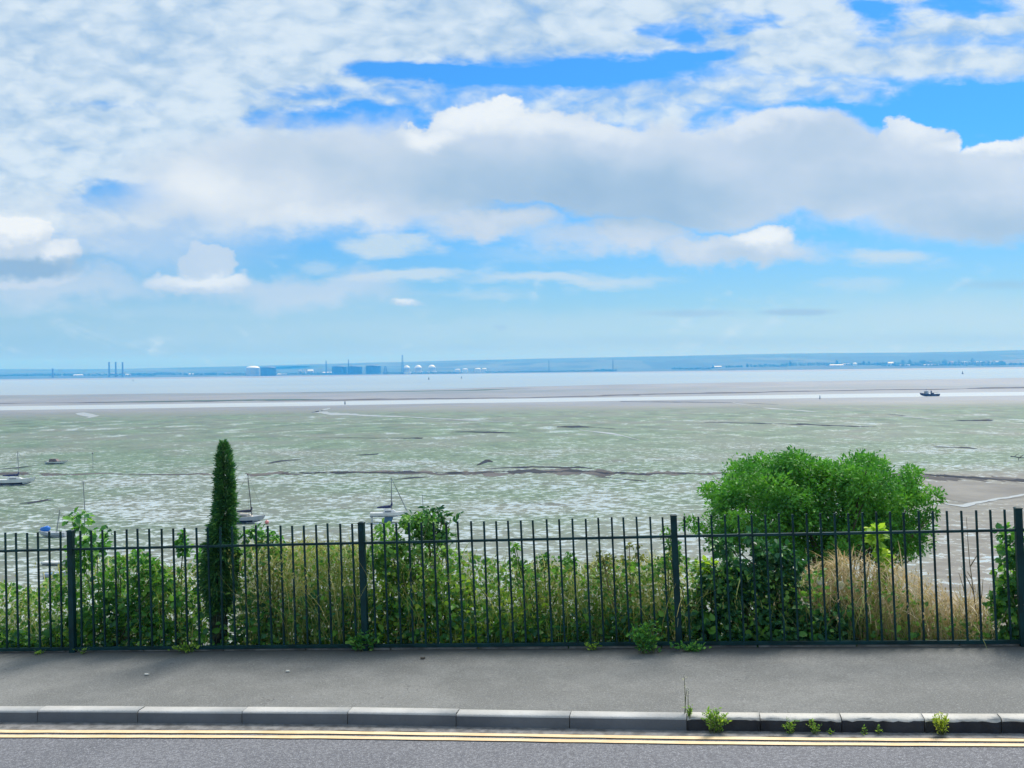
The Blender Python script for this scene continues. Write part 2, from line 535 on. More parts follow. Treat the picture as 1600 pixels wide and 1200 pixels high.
yl = [[road_offset(x, v + dy) for v in (1141.6, 1145.9, 1149.2, 1153.4)] for x, dy in ((0, 0), (800, 6.0), (1600, 14.4))]
yl = np.array(yl); ysx = [kerb_s(x, 1145) for x in (0, 800, 1600)]
yo = [(lambda s, k=k: float(np.interp(s, ysx, yl[:, k]))) for k in range(4)]
strip('gutter', 0.10, lambda s: yo[0](s) - 0.012, -KH + 0.004, M_GUTTER, wob=0.012, n=500)
strip('yellow_line', yo[0], yo[1], -KH + 0.008, M_PAINT, wob=0.002, n=400)
strip('yellow_line', yo[2], yo[3], -KH + 0.008, M_PAINT, wob=0.002, n=400)

# pavement sheet between kerb and fence
S = np.linspace(SMIN, SMAX, 120)
A = np.array([kerb_pt(s, 0.03, 0) for s in S]); A[:, 2] -= 0.006
Bq = A + FN * 0
tt = (((FL - A) @ FN) + 0.02)
Bq = A + FN * tt[:, None]; Bq[:, 2] = pave_z(Bq[:, 0])
V = np.empty((240, 3)); V[0::2] = A; V[1::2] = Bq
i = np.arange(119) * 2
tag(np_mesh('pavement', V, [np.stack([i, i + 1, i + 3, i + 2], 1)], M_PAVE), kind='structure')
# concrete edging the fence stands on
M_EDGE = simple_mat('edging_concrete', (.27, .265, .25), 0.85, 0.25, 4.0, bump=0.4)
bm = bmesh.new()
for s0 in np.arange(-24, 34, 0.92):
    pts = []
    for s, n in ((s0, 0.025), (s0 + 0.90, 0.025), (s0 + 0.90, 0.085), (s0, 0.085)):
        pts.append(fence_pt(s, n))
    jz = random.uniform(-0.008, 0.012)
    add_prism(bm, [tuple(p + np.array((0, 0, -0.2))) for p in pts], [tuple(p + np.array((0, 0, 0.022 + jz))) for p in pts])
tag(bm_obj('pavement_edging', bm, M_EDGE), kind='structure')

# kerb: new concrete stones on the left, old worn stone on the right
M_KERB = mat_kerb('kerb_concrete', (.38, .38, .375), (.50, .495, .485), 0.3)
M_KERB_FACE = mat_kerb('kerb_shaded_grimed_face', (.095, .104, .118), (.13, .139, .154), 0.35)  # backlit shade of the face put into its colour, with some road grime
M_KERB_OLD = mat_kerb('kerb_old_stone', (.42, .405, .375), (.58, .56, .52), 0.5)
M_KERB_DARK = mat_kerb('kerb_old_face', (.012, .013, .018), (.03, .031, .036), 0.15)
kerb_root = tag(empty('kerb', tuple(kerb_pt(0, 0))), kind='structure')
ko = np.array(kerb_root.location)
joints = [kerb_s(x) for x in (-125, 44, 204, 370, 538, 711, 890)]
j_end = kerb_s(1073)
L0 = joints[1] - joints[0]
lead = [joints[0] - L0 * k for k in range(24, 0, -1)]
edges = lead + joints + [j_end]


def kerb_stone(s0, s1, name, mat, rag=0.0, face=None):
    n = 2 if not rag else 17
    SS = np.linspace(s0 + 0.0028, s1 - 0.0028, n)
    prof = [(0.0, -0.25), (0.0, 0.0), (0.105, 0.0), (0.117, -0.005), (0.123, -0.016), (0.130, -KH - 0.05), (0.130, -0.25)]
    r2 = random.Random(int(s0 * 1000))
    V = []
    dz = r2.uniform(-0.003, 0.003)
    for s in SS:
        j = [r2.uniform(-rag, rag) for _ in range(8)]
        for k, (o, z) in enumerate(prof):
            V.append(kerb_pt(s, o + (j[k] if k in (2, 3, 4) else 0), z + dz + (abs(j[k]) * -0.5 if k in (3, 4) else 0)) - ko)
    m = len(prof); Q = []
    for a in range(n - 1):
        for k in range(m - 1):
            Q.append((a * m + k, a * m + k + 1, (a + 1) * m + k + 1, (a + 1) * m + k))
    caps = [list(range(m)), [(n - 1) * m + k for k in range(m)][::-1]]
    o = np_mesh(name, np.array(V), [np.array(Q), np.array(caps)], mat, kerb_root)
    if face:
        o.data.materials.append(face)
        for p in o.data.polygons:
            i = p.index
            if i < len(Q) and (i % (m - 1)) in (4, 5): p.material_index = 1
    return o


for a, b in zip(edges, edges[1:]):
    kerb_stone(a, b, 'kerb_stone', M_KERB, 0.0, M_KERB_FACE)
old = [j_end] + [kerb_s(x) for x in (1187, 1313, 1441, 1560)]
while old[-1] < SMAX: old.append(old[-1] + 0.78)
for a, b in zip(old, old[1:]):
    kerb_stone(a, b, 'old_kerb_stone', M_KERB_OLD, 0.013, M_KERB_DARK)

# ---- bank behind the fence
M_SOIL = simple_mat('bank_soil', (.075, .068, .045), 0.95, 0.3, 1.5, bump=0.6)
ns = np.concatenate([np.linspace(0.09, 3, 14), np.linspace(3.5, 40, 40)]); ss = np.linspace(-45, 55, 90)
SSg, NNg = np.meshgrid(ss, ns, indexing='ij')
P = FL + SSg[..., None] * FT + NNg[..., None] * FN
Pz = bank_z(P) + rng.normal(0, 0.05, SSg.shape) * np.clip(NNg - 0.3, 0, 1)
P[..., 2] = Pz
na, nb = SSg.shape
idx = np.arange(na * nb).reshape(na, nb)
q = np.stack([idx[:-1, :-1], idx[1:, :-1], idx[1:, 1:], idx[:-1, 1:]], -1).reshape(-1, 4)
tag(np_mesh('bank', P.reshape(-1, 3), [q], M_SOIL, smooth=True), kind='structure')


# ---- the mudflats: one sheet to beyond the hills
def mat_mud():
    m, nt, out = material('tidal_mud')
    P = pos(nt)
    x, y, z = nt.sep(P)
    n0 = nt.noise(P, 0.004, 4, 0.6); n1 = nt.noise(P, 0.022, 4, 0.6)
    yw = y * (1 + (n0 - .5) * .35 + (n1 - .5) * .12)
    algae = nt.smooth(yw, 760, 560) * nt.smooth(yw, 105, 215, 0.45, 1.0)
    algae = algae * (0.62 + 0.5 * nt.smooth(n1 + (n0 - .5) * .6, .35, .65))
    grey = nt.mix(nt.smooth(nt.noise(P, 0.01, 4), .3, .7), (.17, .16, .16), (.23, .22, .22))
    tex = nt.noise(nt.xyz(x * 0.26, y * 0.30, 4.0), 1.0, 6, 0.66, dist=0.5)
    tex2 = nt.noise(nt.xyz(x * 0.62, y * 0.75, 9.0), 1.0, 4, 0.6, dist=0.4)
    tex3 = nt.noise(nt.xyz(x * 0.085, y * 0.055, 3.0), 1.0, 4, 0.6, dist=0.5)
    fw = nt.smooth(y, 230, 480, 0.0, 0.55)
    pu = (tex * 0.5 + tex2 * 0.5) * (1 - fw) + tex3 * fw
    pu2 = nt.noise(nt.xyz(x * 0.035, y * 0.03, 8.0), 1.0, 4, 0.55)
    green = nt.mix(nt.smooth(pu, .40, .56), (.052, .095, .056), (.126, .195, .120))
    c = nt.mix(algae.clamp(), nt.mix(nt.smooth(pu, .40, .56) * nt.smooth(yw, 900, 600), grey, nt.mix(0.5, grey, (.10, .10, .09))), green)
    band = nt.smooth(yw, 1080, 1160) * nt.smooth(yw, 1290, 1220)
    c = nt.mix(band * 0.35, c, (.07, .11, .09))
    # broad drifts: browner, drained rises and greener hollows
    c = nt.mix(nt.smooth(pu2, .50, .66) * 0.4 * nt.smooth(yw, 800, 500), c, (.155, .155, .125))
    # smooth brown bank of the creek mouth at the right
    bank = nt.smooth(x / y.max(1.0) + (tex3 - .5) * .12, .345, .42) * nt.smooth(y, 262, 236)
    c = nt.mix(bank * 0.85, c, nt.mix(nt.smooth(tex, .4, .6), (.14, .125, .11), (.20, .185, .165)))
    # standing water between the ridges
    th = 0.556 - nt.smooth(yw, 430, 150, 0, 0.052) - (pu2 - .5) * 0.22 + nt.smooth(yw, 480, 760, 0, 0.10) + bank * 0.05
    wet = nt.smooth(pu - th, 0.0, 0.05) * nt.smooth(y, 60, 110)
    c = nt.mix(wet * (0.6 + 0.3 * nt.smooth(tex2, .4, .6)), c, (.46, .51, .50))
    # thin drained runnels
    rid = nt.noise(nt.xyz(x * 0.05, y * 0.16, 2.0), 1.0, 5, 0.6, dist=0.9)
    c = nt.mix(nt.smooth(rid, .62, .70) * 0.6 * nt.smooth(yw, 800, 500) * (1 - wet), c, (.055, .06, .05))
    sheen = nt.smooth(yw, 620, 760)
    rough = 0.75 - wet * 0.5 - sheen * 0.35
    b = nt.bump(pu, (1 - wet) * 0.45, 0.3)
    p = principled(nt, out, c, rough, b, spec=0.4)
    return m


M_MUD = mat_mud()
gx = np.array([-12000, -3000, -800, -200, 0, 200, 800, 3000, 12000.]); gy = np.array([-200, 0, 60, 150, 300, 700, 1500, 4000, 8000, 13500.])
GX, GY = np.meshgrid(gx, gy, indexing='ij')
idx = np.arange(GX.size).reshape(GX.shape)
q = np.stack([idx[:-1, :-1], idx[1:, :-1], idx[1:, 1:], idx[:-1, 1:]], -1).reshape(-1, 4)
tag(np_mesh('mudflat', np.stack([GX, GY, GX * 0], -1).reshape(-1, 3), [q], M_MUD), kind='structure')


def mat_water(name, color, rough, scale, strength):
    m, nt, out = material(name)
    P = pos(nt)
    x, y, z = nt.sep(P)
    n = nt.noise(nt.xyz(x * scale, y * scale * 0.6), 1.0, 3, 0.5)
    n2 = nt.noise(nt.xyz(x * 0.0012, y * 0.004), 1.0, 3, 0.5)
    c = nt.mix(nt.smooth(n2, .35, .65), tuple(v * .9 for v in color), color)
    principled(nt, out, c, rough + (n2 - .5) * 0.1, nt.bump(n, strength, 0.3))
    return m


M_WATER = mat_water('estuary_water', (.26, .32, .36), 0.3, 0.05, 0.10)
M_CHAN = mat_water('channel_water', (.42, .45, .46), 0.35, 0.05, 0.06)
M_WETMUD = simple_mat('wet_dark_mud', (.028, .03, .034), 0.85, 0.25, 0.06, spec=.12)
M_WETMUD2 = simple_mat('wet_brown_mud', (.095, .085, .078), 0.8, 0.25, 0.05, spec=.2)
M_SAND = simple_mat('sand_bar', (.19, .18, .16), 0.8, 0.12, 0.08, spec=.25)
M_PALE = mat_water('pale_runnel_water', (.30, .32, .32), 0.4, 0.3, 0.05)


def ribbon(name, px, widths, mat, z=0.03, wob=0.25, step=8.0, seed=0, kind='structure'):
    """a strip lying on the mud along pixels of the photograph; widths in metres of depth"""
    r2 = np.random.default_rng(seed + len(px) * 7)
    px = np.array(px, float)
    seg = np.concatenate([[0], np.cumsum(np.hypot(*np.diff(px, axis=0).T))])
    n = max(4, int(seg[-1] / step))
    t = np.linspace(0, seg[-1], n)
    X = np.interp(t, seg, px[:, 0]); Yy = np.interp(t, seg, px[:, 1])
    W = np.interp(t, seg, widths)
    k = np.convolve(r2.normal(0, 1, n + 4), np.ones(5) / 2.2, 'valid')
    k2 = np.convolve(r2.normal(0, 1, n + 4), np.ones(5) / 2.2, 'valid')
    c = on_ground(X, Yy)
    a = c.copy(); b = c.copy()
    a[:, 1] -= W * 0.5 * (1 + wob * k); b[:, 1] += W * 0.5 * (1 + wob * k2)
    V = np.empty((2 * n, 3)); V[0::2] = a; V[1::2] = b; V[:, 2] = z
    i = np.arange(n - 1) * 2
    return tag(np_mesh(name, V, [np.stack([i, i + 1, i + 3, i + 2], 1)], mat), kind=kind)


def sheet(name, near, far, mat, z=0.03):
    """area between two pixel polylines (near edge and far edge), sampled at the same columns"""
    xs = np.linspace(-900, 2500, 240)
    r2 = np.random.default_rng(len(name) * 3 + 1)
    def line(l):
        l = np.array(l, float)
        lo = (l[0][1] - yh(l[0][0])); hi = (l[-1][1] - yh(l[-1][0]))
        d = np.interp(xs, l[:, 0], l[:, 1] - yh(l[:, 0]), lo, hi)
        return d
    kk = np.convolve(r2.normal(0, 1, 246), np.ones(7) / 7, 'valid')
    dn = line(near); df = line(far)
    a = on_ground(xs, yh(xs) + dn * (1 + 0.004 * kk)); b = on_ground(xs, yh(xs) + df)
    n = len(xs); V = np.empty((2 * n, 3)); V[0::2] = a; V[1::2] = b; V[:, 2] = z
    i = np.arange(n - 1) * 2
    return tag(np_mesh(name, V, [np.stack([i, i + 1, i + 3, i + 2], 1)], mat), kind='structure')


sheet('estuary', [(0, 617.5), (400, 613.5), (560, 611.5), (760, 606), (960, 601), (1160, 597.5), (1380, 594), (1600, 590.5)], [(0, 594.5), (400, 590.5), (760, 584.2), (1160, 581.2), (1600, 576.2)], M_WATER, 0.05)
sheet('tidal_channel', [(0, 641.5), (400, 635.5), (760, 629.5), (1160, 623.5), (1600, 618.2)], [(0, 635), (400, 629.5), (760, 623.5), (1000, 620.5), (1160, 618), (1380, 614.8), (1600, 612.3)], M_CHAN, 0.04)
# darker wet edges beside the channel and along the open water
ribbon('channel_bank', [(-100, 631), (200, 628.5), (420, 626), (620, 623.8), (800, 621.5), (1000, 617.5)], [14, 30, 34, 36, 26, 18], M_WETMUD2, 0.02, 0.5, 14, 1)
ribbon('channel_bank', [(940, 617.0), (1200, 612.6), (1400, 609.0), (1700, 604)], [26, 34, 42, 42], M_WETMUD2, 0.02, 0.4, 14, 2)
ribbon('channel_bank', [(970, 627.5), (1060, 628), (1150, 629.5), (1215, 632)], [6, 12, 16, 4], M_WETMUD, 0.05, 0.6, 8, 3)
ribbon('weed_bank', [(470, 613.6), (650, 611.4), (760, 609.0), (830, 606.6)], [8, 36, 44, 6], simple_mat('far_weed', (.055, .115, .08), .8, .2, .03, spec=.15), 0.06, 0.3, 10, 4)
ribbon('weed_bank', [(150, 628.5), (300, 626.4), (430, 624.6), (520, 624)], [6, 30, 36, 6], simple_mat('far_weed_near', (.055, .115, .08), .8, .2, .03, spec=.15), 0.06, 0.3, 10, 5)
# the creek crossing the flats
ribbon('creek', [(-80, 741), (60, 740), (200, 741), (350, 741.5), (450, 739), (560, 737), (700, 738.5), (760, 739.5), (880, 736.5), (1000, 740), (1110, 739.5), (1250, 739), (1370, 741), (1480, 745), (1560, 749), (1680, 753)],
       [2, 4, 1.5, 3, 5, 3, 4, 8, 9, 4, 5, 5, 6, 10, 9, 8], M_WETMUD2, 0.03, 0.9, 5, 6)
ribbon('creek_bed', [(440, 739.6), (560, 737.8), (700, 739.2), (870, 736.0), (1000, 740.3), (1110, 740)], [1, 2, 2.5, 4, 2.4, 1.5], M_WETMUD, 0.06, 1.1, 4, 7)
ribbon('creek_bed', [(1440, 741), (1500, 746), (1560, 749.5), (1660, 752)], [3, 6, 4.5, 3], M_WETMUD, 0.06, 0.7, 5, 8)
for k, (pp, ww) in enumerate([
    ([(418, 724), (432, 721.5), (470, 718.5)], [1, 9, 1]), ([(760, 733), (830, 729.5), (905, 730), (925, 732)], [1, 3, 3, 1]), ([(870, 667), (905, 667), (940, 669), (980, 672)], [4, 11, 8, 1]),
    ([(705, 675), (760, 675.5), (830, 677)], [1, 8, 1]), ([(1100, 660), (1220, 662), (1290, 664.5), (1370, 667)], [2, 9, 10, 2]), ([(1500, 657.5), (1550, 656)], [7, 12]),
    ([(615, 750), (640, 748), (672, 744.5)], [1, 3, 1]), ([(556, 711.5), (590, 710)], [1, 5]), ([(745, 727), (760, 722), (770, 722)], [2, 9, 2]), ([(500, 684), (660, 685)], [1, 5]), ([(1460, 698), (1520, 700)], [2, 6]),
    ([(1120, 748), (1180, 745)], [1, 3]), ([(30, 787), (60, 783.5), (82, 781)], [1, 3.5, 1]), ([(0, 733), (40, 730), (75, 725)], [1, 3, 1]), ([(1395, 648), (1412, 649)], [14, 6]), ([(930, 745), (1010, 752)], [.6, 1.2])]):
    ribbon('mud_gully', pp, ww, M_WETMUD, 0.05, 0.6, 5, 20 + k)
for k, (pp, ww) in enumerate([
    ([(512, 638), (506, 642), (490, 643.5), (512, 646.5), (560, 648.5), (620, 651), (700, 655), (800, 660)], [20, 36, 26, 26, 18, 9, 7, 2]), ([(125, 645), (135, 648), (150, 650.5), (133, 654)], [12, 24, 22, 6]),
    ([(1140, 628), (1165, 633), (1195, 638), (1300, 645)], [12, 34, 24, 4]), ([(905, 672), (960, 678), (1000, 688)], [3, 9, 3]), ([(1405, 650), (1440, 653), (1490, 656)], [22, 14, 3]),
    ([(1448, 775), (1470, 786), (1500, 791), (1560, 780), (1640, 768)], [1, 2.4, 2.6, 1.8, 1])]):
    ribbon('pale_runnel', pp, ww, M_PALE, 0.07, 0.45, 5, 50 + k)
# smooth bar beside the creek at the right
bar = on_ground(np.array([1440, 1465, 1500, 1560, 1640, 1760, 1760, 1640, 1570, 1520, 1490, 1462.]), np.array([758, 753, 752, 756, 760, 764, 770, 772, 780, 787, 783, 772.]))
bar[:, 2] = 0.045
tag(np_mesh('sand_bar', bar, [np.arange(12)[None, :]], M_SAND), kind='structure')

# ---- far shore: low land, mud fringe is the sheet itself; hills behind
LAND_H = np.array([(-1400, 14), (0, 16), (160, 16), (400, 12), (760, 8), (900, 6), (1000, 8), (1160, 20), (1300, 25), (1400, 28), (1450, 31), (1500, 30), (1600, 24), (3000, 24)], float)


def land_z(x, D):
    """height of the far shore under photograph column x at distance D"""
    t = np.clip((np.asarray(D, float) - 6420) / 480, 0, 1)
    return 0.2 + np.interp(x, LAND_H[:, 0], LAND_H[:, 1]) * (t * .6 + .4 * t * t * (3 - 2 * t))


def on_land(x, y):
    """where the view through (x,y) meets the far shore"""
    D = np.linspace(6425, 6900, 160)
    z = 26 + (yh(x) - y) * D / F
    k = int(np.argmin(np.abs(z - land_z(x, D))))
    return np.array([(x - 800) / F * D[k], D[k], float(land_z(x, D[k]))])


def far_land():
    xs = np.linspace(-1400, 3000, 420)
    r2 = np.random.default_rng(5)
    k = np.convolve(r2.normal(0, 1, len(xs) + 8), np.ones(9) / 3, 'valid')
    rows = []
    for D in (6415, 6420, 6500, 6600, 6700, 6800, 6900, 7400, 7900):
        z = land_z(xs, D) * (1 + .04 * k) if D < 7500 else xs * 0 + .1
        rows.append(np.stack([(xs - 800) / F * D, np.full_like(xs, D), z], 1))
    V = np.concatenate(rows); n = len(xs)
    q = []
    for r in range(len(rows) - 1):
        i = np.arange(n - 1) + r * n
        q.append(np.stack([i, i + 1, i + n + 1, i + n], 1))
    return np_mesh('far_shore', V, [np.concatenate(q)], simple_mat('far_shore_fields', (.03, .06, .045), 0.9, 0.25, 0.004), smooth=True)


tag(far_land(), kind='structure')


def hills(name, D, prof, mat, depth, seed):
    xs = np.linspace(-2600, 4200, 700)
    r2 = np.random.default_rng(seed)
    prof = np.array(prof, float)
    px_above = np.interp(xs, prof[:, 0], prof[:, 1])
    h = 26 + px_above * D / F
    k = np.convolve(r2.normal(0, 1, len(xs) + 40), np.hanning(41) / 5, 'valid')
    k3 = np.convolve(r2.normal(0, 1, len(xs) + 6), np.hanning(7) / 2, 'valid')
    h = h + k * 4 + k3 * 0.8
    X0 = (xs - 800) / F
    rows = []
    for t in np.linspace(0, 1, 9):
        f = math.sin(t * math.pi / 2) ** 0.8
        jit = np.convolve(r2.normal(0, 1, len(xs) + 30), np.hanning(31) / 6, 'valid') * depth * 0.05 * (t > 0)
        rows.append(np.stack([X0 * (D - depth * (1 - t)), np.full_like(X0, D - depth * (1 - t)) + jit, np.maximum(h * f, 0) * (0.97 + 0.03 * (t == 1)) + 0.1], 1))
    rows.append(np.stack([X0 * (D + 600), np.full_like(X0, D + 600), h * 0 + 0.1], 1))
    V = np.concatenate(rows); n = len(xs); q = []
    for r in range(len(rows) - 1):
        i = np.arange(n - 1) + r * n
        q.append(np.stack([i, i + 1, i + n + 1, i + n], 1))
    return tag(np_mesh(name, V, [np.concatenate(q)], mat, smooth=True), kind='structure')


def mat_hill():
    m, nt, out = material('hill_fields')
    P = pos(nt)
    x, y, z = nt.sep(P)
    v = nt.node('ShaderNodeTexVoronoi'); nt.set(v.inputs['Vector'], nt.xyz(x * 0.0016, y * 0.0016)); v.inputs['Scale'].default_value = 1.0
    r = nt.sep(E(nt, v.outputs['Color']))[0]
    n = nt.noise(nt.xyz(x * 0.003, y * 0.003, z * 0.02), 1.0, 5, 0.6)
    c = nt.ramp(r, [(0, (.02, .045, .03)), (.5, (.04, .075, .04)), (.75, (.09, .11, .06)), (1.0, (.03, .06, .035))])
    c = nt.mix(nt.smooth(n, .45, .62), c, (.016, .035, .025))
    principled(nt, out, c, 0.95)
    return m


M_HILL = mat_hill()
hills('hills', 10500, [(-2600, 7), (-200, 8.5), (0, 9), (180, 8), (400, 10), (600, 12.5), (760, 15), (950, 16), (1160, 17.6), (1300, 18.2), (1450, 19), (1600, 20), (2400, 22), (4200, 18)], M_HILL, 2600, 3)
hills('hills', 8300, [(-2600, -4.6), (1280, -4.6), (1380, -3.0), (1480, 2.0), (1560, 5.2), (1640, 7.0), (1900, 9), (2600, 9), (4200, 6)], simple_mat('near_hill_fields', (.10, .10, .05), .95, .3, .003), 900, 9)
# ================================================================== FENCE
M_FENCE = simple_mat('dark_green_fence_paint', (.004, .034, .037), 0.5, 0.2, 6.0, spec=.22)
FY = lambda x, y, n=0.0: at_n(float(x), float(y), n)
Z3 = np.array([0, 0, 1.0])


def lerp_px(tab, x):
    t = np.array(tab, float)
    return float(np.interp(x, t[:, 0], t[:, 1]))


# image rows of the fence's lines (top of pickets, rails) and the lean of its bars
TOPS = [(-420, 846), (6, 833), (399, 821.6), (715, 815), (1035, 807), (1570, 796), (1900, 789)]
RAIL = [(-420, 873), (0, 860.5), (375, 852.5), (750, 844.5), (1100, 837), (1200, 834.7), (1600, 828), (1900, 823)]
BOT = [(-420, 1021), (0, 1014.5), (350, 1011.5), (750, 1006.8), (1100, 1005), (1600, 1002.5), (1900, 1000)]
LEAN = [(-420, .010), (110, .021), (565, .038), (1052, .047), (1600, .045), (1900, .045)]
fence = empty('metal_fence', tuple(FL))
tag(fence, 'long dark green metal railing of plain upright bars along the back of the pavement', 'fence')
fo = np.array(FL)


def bar(name, p_bot, p_top, w, d, parent, chamfer=0.0015):
    """square bar between two points in the fence plane"""
    bm = bmesh.new()
    ax = (p_top - p_bot) / np.linalg.norm(p_top - p_bot)
    h = FT * w / 2; e = FN * d / 2
    c = chamfer
    def ring(p, k=1.0):
        a, b = w / 2 * k, d / 2 * k
        return [tuple(p - fo + FT * u + FN * v) for u, v in ((-a + c, -b), (a - c, -b), (a, -b + c), (a, b - c), (a - c, b), (-a + c, b), (-a, b - c), (-a, -b + c))]
    add_prism(bm, ring(p_bot), ring(p_top))
    return bm_obj(name, bm, M_FENCE, parent)


posts = [(-318, -316.5), (110.2, 114.3), (564.5, 571.8), (1052.3, 1061.8), (1590.4, 1600.0), (2185, 2195)]
post_top = [842, 829.6, 817, 805.6, 794, 783]
post_bot = [1025.5, 1019.6, 1012.6, 1009.5, 1009.5, 1009.5]
for (xt, xb), yt, yb in zip(posts, post_top, post_bot):
    pb = FY(xb, yb); pt = FY(xt, yt)
    pb[2] = float(pave_z(pb[0])) - 0.05
    o = bar('post', pb, pt, 0.062, 0.062, fence, 0.004)
    bm = bmesh.new()
    def rg(z, k):
        return [tuple(pt - fo + FT * u * k + FN * v * k + Z3 * z) for u, v in ((-.034, -.034), (.034, -.034), (.034, .034), (-.034, .034))]
    add_prism(bm, rg(-0.004, 1), rg(0.004, 1)); add_prism(bm, rg(0.0045, .95), rg(0.012, .55))
    bm_obj('post_cap', bm, M_FENCE, o)
picks = []
panels = [[-300 + i * 17.1 for i in range(24)],
          list(np.interp(np.arange(24), [0, 11, 23], [124.5, 324.5, 549.5])),
          list(np.interp(np.arange(24), [0, 12, 23], [580.4, 813.7, 1035.4])),
          list(np.interp(np.arange(24), [0, 8, 16, 23], [1069, 1238, 1412, 1570])),
          [1612 + 22.6 * i for i in range(4)]]
picks = [x for p in panels for x in p]
PR = np.random.default_rng(4)
for x in picks:
    yt = lerp_px(TOPS, x); yb = lerp_px(BOT, x)
    x_b = x + lerp_px(LEAN, x) * (yb - yt) + PR.normal(0, .35)
    b = FY(x_b, yb); t = FY(x + PR.normal(0, .55), yt + PR.normal(0, .6))
    bar('picket', b, t, 0.0185, 0.0185, fence)
# rails: one length per bay
for (xa, xb_) in zip(posts[:-1], posts[1:]):
    for nm, tab, th, dp in (('top_rail', RAIL, 0.024, 0.034), ('bottom_rail', BOT, 0.034, 0.034)):
        la = lerp_px(LEAN, xa[0]) * (lerp_px(tab, xa[0]) - lerp_px(TOPS, xa[0])); lb = lerp_px(LEAN, xb_[0]) * (lerp_px(tab, xb_[0]) - lerp_px(TOPS, xb_[0]))
        a = FY(xa[0] + la + 4, lerp_px(tab, xa[0])); b = FY(xb_[0] + lb - 4, lerp_px(tab, xb_[0]))
        bm = bmesh.new()
        def rr(p):
            c = .002
            return [tuple(p - fo + Z3 * u + FN * v) for u, v in ((-th / 2 + c, -dp / 2), (th / 2 - c, -dp / 2), (th / 2, -dp / 2 + c), (th / 2, dp / 2 - c), (th / 2 - c, dp / 2), (-th / 2 + c, dp / 2), (-th / 2, dp / 2 - c), (-th / 2, -dp / 2 + c))]
        add_prism(bm, rr(a), rr(b))
        bm_obj(nm, bm, M_FENCE, fence)

# ================================================================== VEGETATION BUILDERS
KITE = np.array([[0, 0, 0], [.42, .5, .10], [1, 0, -.06], [.42, -.5, .10]])
KITE_F = [np.array([[0, 2, 1], [0, 3, 2]])]
HEX = np.array([[0, 0, 0], [.22, .42, .08], [.58, .46, .10], [1, 0, -.12], [.58, -.46, .10], [.22, -.42, .08]])
HEX_F = [np.array([[0, 3, 2, 1], [0, 5, 4, 3]])]


def unit(v): return v / np.maximum(np.linalg.norm(v, axis=-1, keepdims=True), 1e-9)


def leaf_arrays(P, L, asp, A=None, N=None, tpl=KITE, tf=KITE_F, r=rng, up=0.35):
    n = len(P)
    if A is None: A = unit(r.normal(size=(n, 3)) * np.array([1, 1, .6]) + np.array([0, 0, -.15]))
    if N is None: N = unit(r.normal(size=(n, 3)) + np.array([0, 0, up * 2.2]))
    N = unit(N - A * np.sum(A * N, 1, keepdims=True)); B = np.cross(N, A)
    L = np.broadcast_to(L, n)[:, None, None]
    V = P[:, None] + L * (tpl[None, :, 0:1] * A[:, None] + tpl[None, :, 1:2] * asp * B[:, None] + tpl[None, :, 2:3] * N[:, None])
    k = len(tpl); off = (np.arange(n) * k)[:, None, None]
    faces = [(f[None] + off).reshape(-1, f.shape[1]) for f in tf]
    return V.reshape(-1, 3), faces


def blades(P0, H, lean, width, segs=3, r=rng, tip=0.12, bend=0.5):
    """grass blades/stems: P0 (n,3) bases, H heights, lean (n,2) sideways offset of the tip in metres"""
    n = len(P0)
    ang = r.uniform(0, math.pi, n); side = np.stack([np.cos(ang), np.sin(ang) * .6, ang * 0], 1)
    Vs = []
    for k in range(segs + 1):
        t = k / segs
        c = P0 + np.stack([lean[:, 0] * t ** 1.7, lean[:, 1] * t ** 1.7, H * (t - bend * 0.12 * t * t * (np.abs(lean).sum(1) / np.maximum(H, .1)))], 1)
        w = (width * (1 - (1 - tip) * t))[:, None]
        Vs += [c - side * w / 2, c + side * w / 2]
    V = np.stack(Vs, 1)
    k = 2 * (segs + 1); off = (np.arange(n) * k)[:, None]
    q = np.concatenate([np.array([[2 * s, 2 * s + 1, 2 * s + 3, 2 * s + 2]]) + off for s in range(segs)])
    tipP = (Vs[-1] + Vs[-2]) / 2
    return V.reshape(-1, 3), q, tipP


def join(parts):
    Vs, Fs, o = [], {}, 0
    for V, faces in parts:
        for f in faces: Fs.setdefault(f.shape[1], []).append(f + o)
        Vs.append(V); o += len(V)
    return np.concatenate(Vs), [np.concatenate(f) for f in Fs.values()]


G_UP = [(0, (.035, .075, .022)), (.35, (.075, .13, .028)), (.7, (.14, .19, .045)), (1, (.22, .25, .075))]
M_LEAF_MIX = leaf_mat('undergrowth_leaves', [(0, (.025, .07, .035)), (.4, (.05, .125, .04)), (.75, (.105, .19, .05)), (1, (.20, .28, .085))], .38, patch=.35)
M_LEAF_DARK = leaf_mat('bramble_leaves', [(0, (.011, .046, .034)), (.5, (.022, .078, .044)), (.85, (.048, .122, .052)), (1, (.11, .18, .08))], .25, rough=.42)
M_LEAF_BROAD = leaf_mat('broad_leaves', [(0, (.025, .085, .045)), (.5, (.05, .14, .045)), (.8, (.10, .21, .05)), (1, (.19, .30, .08))], .42, rough=.45)
M_LEAF_YEL = leaf_mat('yellowing_leaves', [(0, (.10, .17, .03)), (.6, (.20, .28, .045)), (1, (.34, .38, .07))], .45)
M_TREE = leaf_mat('feathery_leaves', [(0, (.020, .075, .024)), (.4, (.042, .135, .028)), (.8, (.09, .22, .04)), (1, (.16, .28, .06))], .3, patch=.62, patch_scale=2.2)
M_GRASS = leaf_mat('tall_grass_blades', [(0, (.07, .12, .035)), (.3, (.13, .17, .055)), (.6, (.24, .24, .10)), (.85, (.36, .32, .17)), (1, (.46, .41, .27))], .35, patch=.5, patch_scale=.8, tint=(1.1, 1.05, .75))
